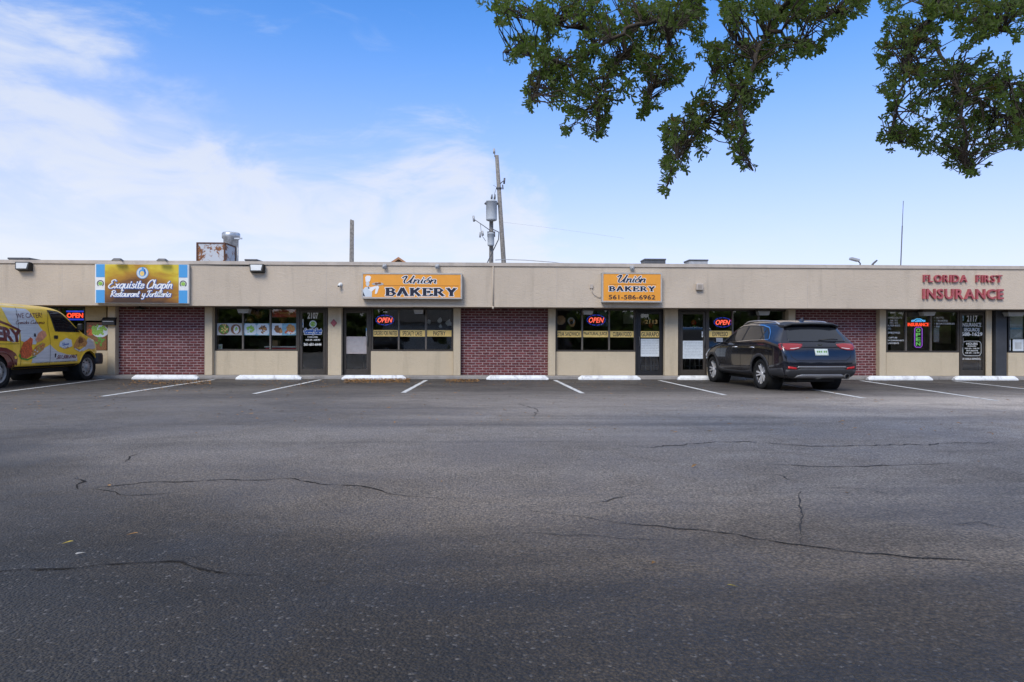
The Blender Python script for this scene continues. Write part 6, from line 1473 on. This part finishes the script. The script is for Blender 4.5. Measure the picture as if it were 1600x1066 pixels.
for nm in MASS:
    poly = [zq(*p) for p in MASS[nm]]; Y0 = DEPTH[nm]; segs = []; mb = MB()
    for i, L in enumerate(LIMBS[nm]):
        pts = [limb(zq(*p), Y0 + (.5 * math.sin(k * 1.3 + i)) + (.25 * (i % 3) - .25)) for k, p in enumerate(L)]
        if i == 0:
            top = pts[0]; pts = [Vector((0, .15, 2.6)), crotch[nm] * .55 + Vector((0, .6, 1.2)), crotch[nm].lerp(top, .55) + Vector((0, 0, .9)), top + Vector((0, -.5, .45))] + pts
        n = len(pts); r0 = .15 if i == 0 else .022
        rad = [max(.006, r0 * (1 - k / n) ** 1.5) if i else max(.008, (.17 * (1 - k / 3.4) if k < 3 else .03 * (1 - (k - 3) / (n - 2.5)))) for k in range(n)]
        fine = []; fr = []
        for k in range(n - 1):
            for t in (0, .34, .67):
                p = pts[k].lerp(pts[k + 1], t); e = Vector((q.gauss(0, 1), q.gauss(0, 1), q.gauss(0, 1))) * (.02 if t else 0)
                fine.append(p + e); fr.append(rad[k] + (rad[k + 1] - rad[k]) * t)
        fine.append(pts[-1]); fr.append(rad[-1]); mb.tube(fine, fr, 7)
        segs += list(zip(fine, fine[1:]))[-45:]
    xs = [p[0] for p in poly]; ys = [p[1] for p in poly]; area = abs(sum(a[0] * b[1] - b[0] * a[1] for a, b in zip(poly, poly[1:] + poly[:1]))) / 2
    lv = Leaves(); want = int(area / 30); got = 0; tries = 0; core = MB()
    while got < want and tries < want * 14:
        tries += 1; x, y = q.uniform(min(xs), max(xs)), q.uniform(min(ys), max(ys))
        if not inside((x, y), poly): continue
        Y = Y0 + q.gauss(0, .42); d = ray(x, y); t = Y / d.y; P = Vector((d.x * t, Y, CAM_H + d.z * t))
        dens = mnoise.noise(Vector((x * .030, y * .030, Y * .5 + len(nm)))) + .55 * mnoise.noise(Vector((x * .08, y * .08, Y)))
        if dens < -.09 + q.uniform(-.12, .12): continue
        got += 1; Pl = P - TO; dd, near = nearest_on(Pl, segs); ax = (Pl - near); ax = ax.normalized() if ax.length > .01 else Vector((0, 0, -1))
        ax = ax + Vector((q.uniform(-.6, .6), q.uniform(-.6, .6), q.uniform(-.75, .45)))
        lv.rosette(Pl, ax, q.randint(5, 8), q.uniform(.043, .060))
        if dd < .45 and q.random() < .5:
            m_ = near.lerp(Pl, .55) + Vector((q.uniform(-.05, .05), q.uniform(-.05, .05), q.uniform(-.02, .07)))
            mb.tube([near, m_, Pl], [.007, .005, .003], 4, False)
    br = mb.build('bough', M['bark'], tree, False)
    o = lv.build('foliage', M['leaf'], br); o['kind'] = 'stuff'
# the rest of the crown, above and behind the camera and outside the picture: it shades the near asphalt
def hidden(P):
    pr = proj(P); return not (pr and -70 < pr[0] < 1670 and -45 < pr[1] < 1100)
lv = Leaves(); mb = MB(); cr = Vector((0, .15, 2.6)); k_ = 0
while k_ < 85:
    u = Vector((q.gauss(0, 1), q.gauss(0, 1), abs(q.gauss(0, .8)) - .1)).normalized()
    tip = Vector((2.4, .2, 5.9)) + Vector((u.x * 7.2, u.y * 5.8, u.z * 2.9)) * q.uniform(.55, 1.0)
    if tip.z < 4.6: continue
    a = TO + cr; pts = []
    for t in range(7):
        f = t / 6; p = a.lerp(tip, f); p.z += .9 * math.sin(math.pi * f) + q.uniform(-.12, .12); p.x += q.uniform(-.2, .2); p.y += q.uniform(-.2, .2); pts.append(p)
    if not all(hidden(p) for p in pts): continue
    k_ += 1; mb.tube([p - TO for p in pts], [.09, .075, .06, .045, .03, .02, .008], 5, False)
    for _ in range(62):
        f = q.uniform(.42, 1.04); g = min(5.999, f * 6); p = pts[int(g)].lerp(pts[int(g) + 1], g - int(g)) + Vector((q.gauss(0, .42), q.gauss(0, .42), q.gauss(0, .26)))
        if p.z < 4.0 or not hidden(p): continue
        lv.rosette(p - TO, Vector((q.gauss(0, 1), q.gauss(0, 1), q.gauss(0, 1) + .4)), 6, q.uniform(.08, .12))
br = mb.build('bough', M['bark'], tree, False)
o = lv.build('foliage', M['leaf'], br); o['kind'] = 'stuff'

# ------------------------------------------------------------------ fallen leaves
lv = Leaves(); q = random.Random(5)
def litter(x0, x1, y0, y1, n, lo=.03, hi=.065, pile=0.0):
    for _ in range(n):
        px = q.uniform(x0, x1); t = q.random(); py = y0 + (y1 - y0) * (t if not pile else t ** 1.8)
        p = gnd(px, py, .006); p.z = .008 + (q.random() * pile); a = q.uniform(0, 6.28)
        lv.leaf(p, Vector((math.cos(a), math.sin(a), q.uniform(-.1, .25))), Vector((q.uniform(-.3, .3), q.uniform(-.3, .3), 1)), q.uniform(lo, hi), q.uniform(.018, .032))
litter(538, 640, 594, 599.5, 1500, pile=.05); litter(698, 748, 594, 598.5, 420, pile=.035); litter(205, 330, 594, 601, 420); litter(180, 330, 597, 612, 120)
litter(395, 540, 594, 606, 150); litter(640, 870, 594, 604, 60); litter(870, 1060, 594, 608, 60); litter(0, 200, 600, 640, 60); litter(300, 900, 600, 660, 110); litter(900, 1600, 600, 680, 70); litter(0, 1600, 640, 900, 7, .02, .035)
o = lv.build('fallen_leaves', M['dry_leaf'], None); tag(o, 'dry brown leaves scattered and piled in front of the wheel stops', kind='stuff')
M['yellow_leaf'] = pmat('yellow_leaf', (.42, .32, .06), .7, var=.3, vscale=30); M['pale_litter'] = pmat('pale_litter', (.5, .47, .42), .8, var=.2)
for px, py, l, mt, lab in [(98, 853, .05, 'yellow_leaf', 'yellow fallen leaf on the near asphalt at the left edge'), (1152, 921, .045, 'yellow_leaf', 'yellow green fallen leaf on the near asphalt right of centre'),
                           (199, 839, .055, 'dry_leaf', 'brown curled fallen leaf above the lower left crack'), (132, 867, .05, 'pale_litter', 'pale scrap of litter above the lower left crack'), (354, 614, .14, 'pale_litter', 'pale scrap of litter between two painted lines at left'), (1081, 732, .09, 'dry_leaf', 'small orange leaf lying alone on the middle of the lot')]:
    k = Leaves(); p = gnd(px, py, 0); a = q.uniform(0, 6.28); k.leaf(Vector((0, 0, .012)), Vector((math.cos(a), math.sin(a), .12)), Vector((.2, .1, 1)), l, l * .4)
    o = k.build('fallen_leaf' if mt != 'pale_litter' else 'litter_scrap', M[mt], None); o.location = p; tag(o, lab, 'leaf' if mt != 'pale_litter' else 'litter')

# ------------------------------------------------------------------ across the street, seen only as reflections in the shop glass
def bush_wall(x0, x1, Y, h0, h1, n, name, label):
    k = Leaves(); g = random.Random(int(x0) + 50)
    for _ in range(n):
        x = g.uniform(x0, x1); h_ = h0 + (h1 - h0) * (.5 + .5 * mnoise.noise(Vector((x * .22, Y * .1, 1)))); z = h_ * g.random() ** .8
        P = Vector((x, Y + g.gauss(0, 1.1), z)); d = Vector((g.gauss(0, 1), g.gauss(0, 1) + .5, g.gauss(0, 1)))
        for _k in range(3): k.leaf(P + Vector((g.gauss(0, .3), g.gauss(0, .3), g.gauss(0, .3))), Vector((g.gauss(0, 1), g.gauss(0, 1), g.gauss(0, 1))), d, g.uniform(.6, 1.0), g.uniform(.4, .6))
    tag(k.build(name, M['far_leaf'], None), label, kind='stuff')
bush_wall(-75, 75, -30, 2.2, 6.6, 8000, 'street_tree_belt', 'belt of street trees across the road behind the camera')
bush_wall(-60, 60, -28, 1.6, 3.0, 5000, 'street_hedge', 'clipped hedge across the road behind the camera')
hs = empty('street_house', 'low white house across the street, reflected in the bakery window', 'house', (-3.5, -24, 0))
MB().box(-7, 7, -6, 0, 0, 2.9).build('wall', M['white_house'], hs)
mb = MB(); mb.add([(-7.6, .5, 2.9), (7.6, .5, 2.9), (7.6, -6.5, 2.9), (-7.6, -6.5, 2.9), (-6, -3, 4.7), (6, -3, 4.7)], [(0, 1, 5, 4), (2, 3, 4, 5), (1, 2, 5), (3, 0, 4), (3, 2, 1, 0)]); mb.build('roof', M['roof_shingle'], hs)
for x in (-5, -1.6, 1.8, 5): f = MB().box(x - .7, x + .7, .0, .05, .9, 2.2).build('window', M['white'], hs); MB().box(x - .6, x + .6, .04, .06, 1.0, 2.1).build('pane', M['van_glass'], f)
for x, y, a, lab in [(-7.5, -15.5, 2, 'navy car across the street, mirrored in the left bakery window'), (6.5, -15.0, -3, 'navy car across the street, mirrored beside the cardboard cutout'), (17.5, -16, 4, 'navy car across the street, mirrored in the insurance window')]:
    c = copy_tree(suv); c.location = (x, y, 0); c.rotation_euler = (0, 0, R(90 + a)); tag(c, lab, 'car', 'cars parked across the street')
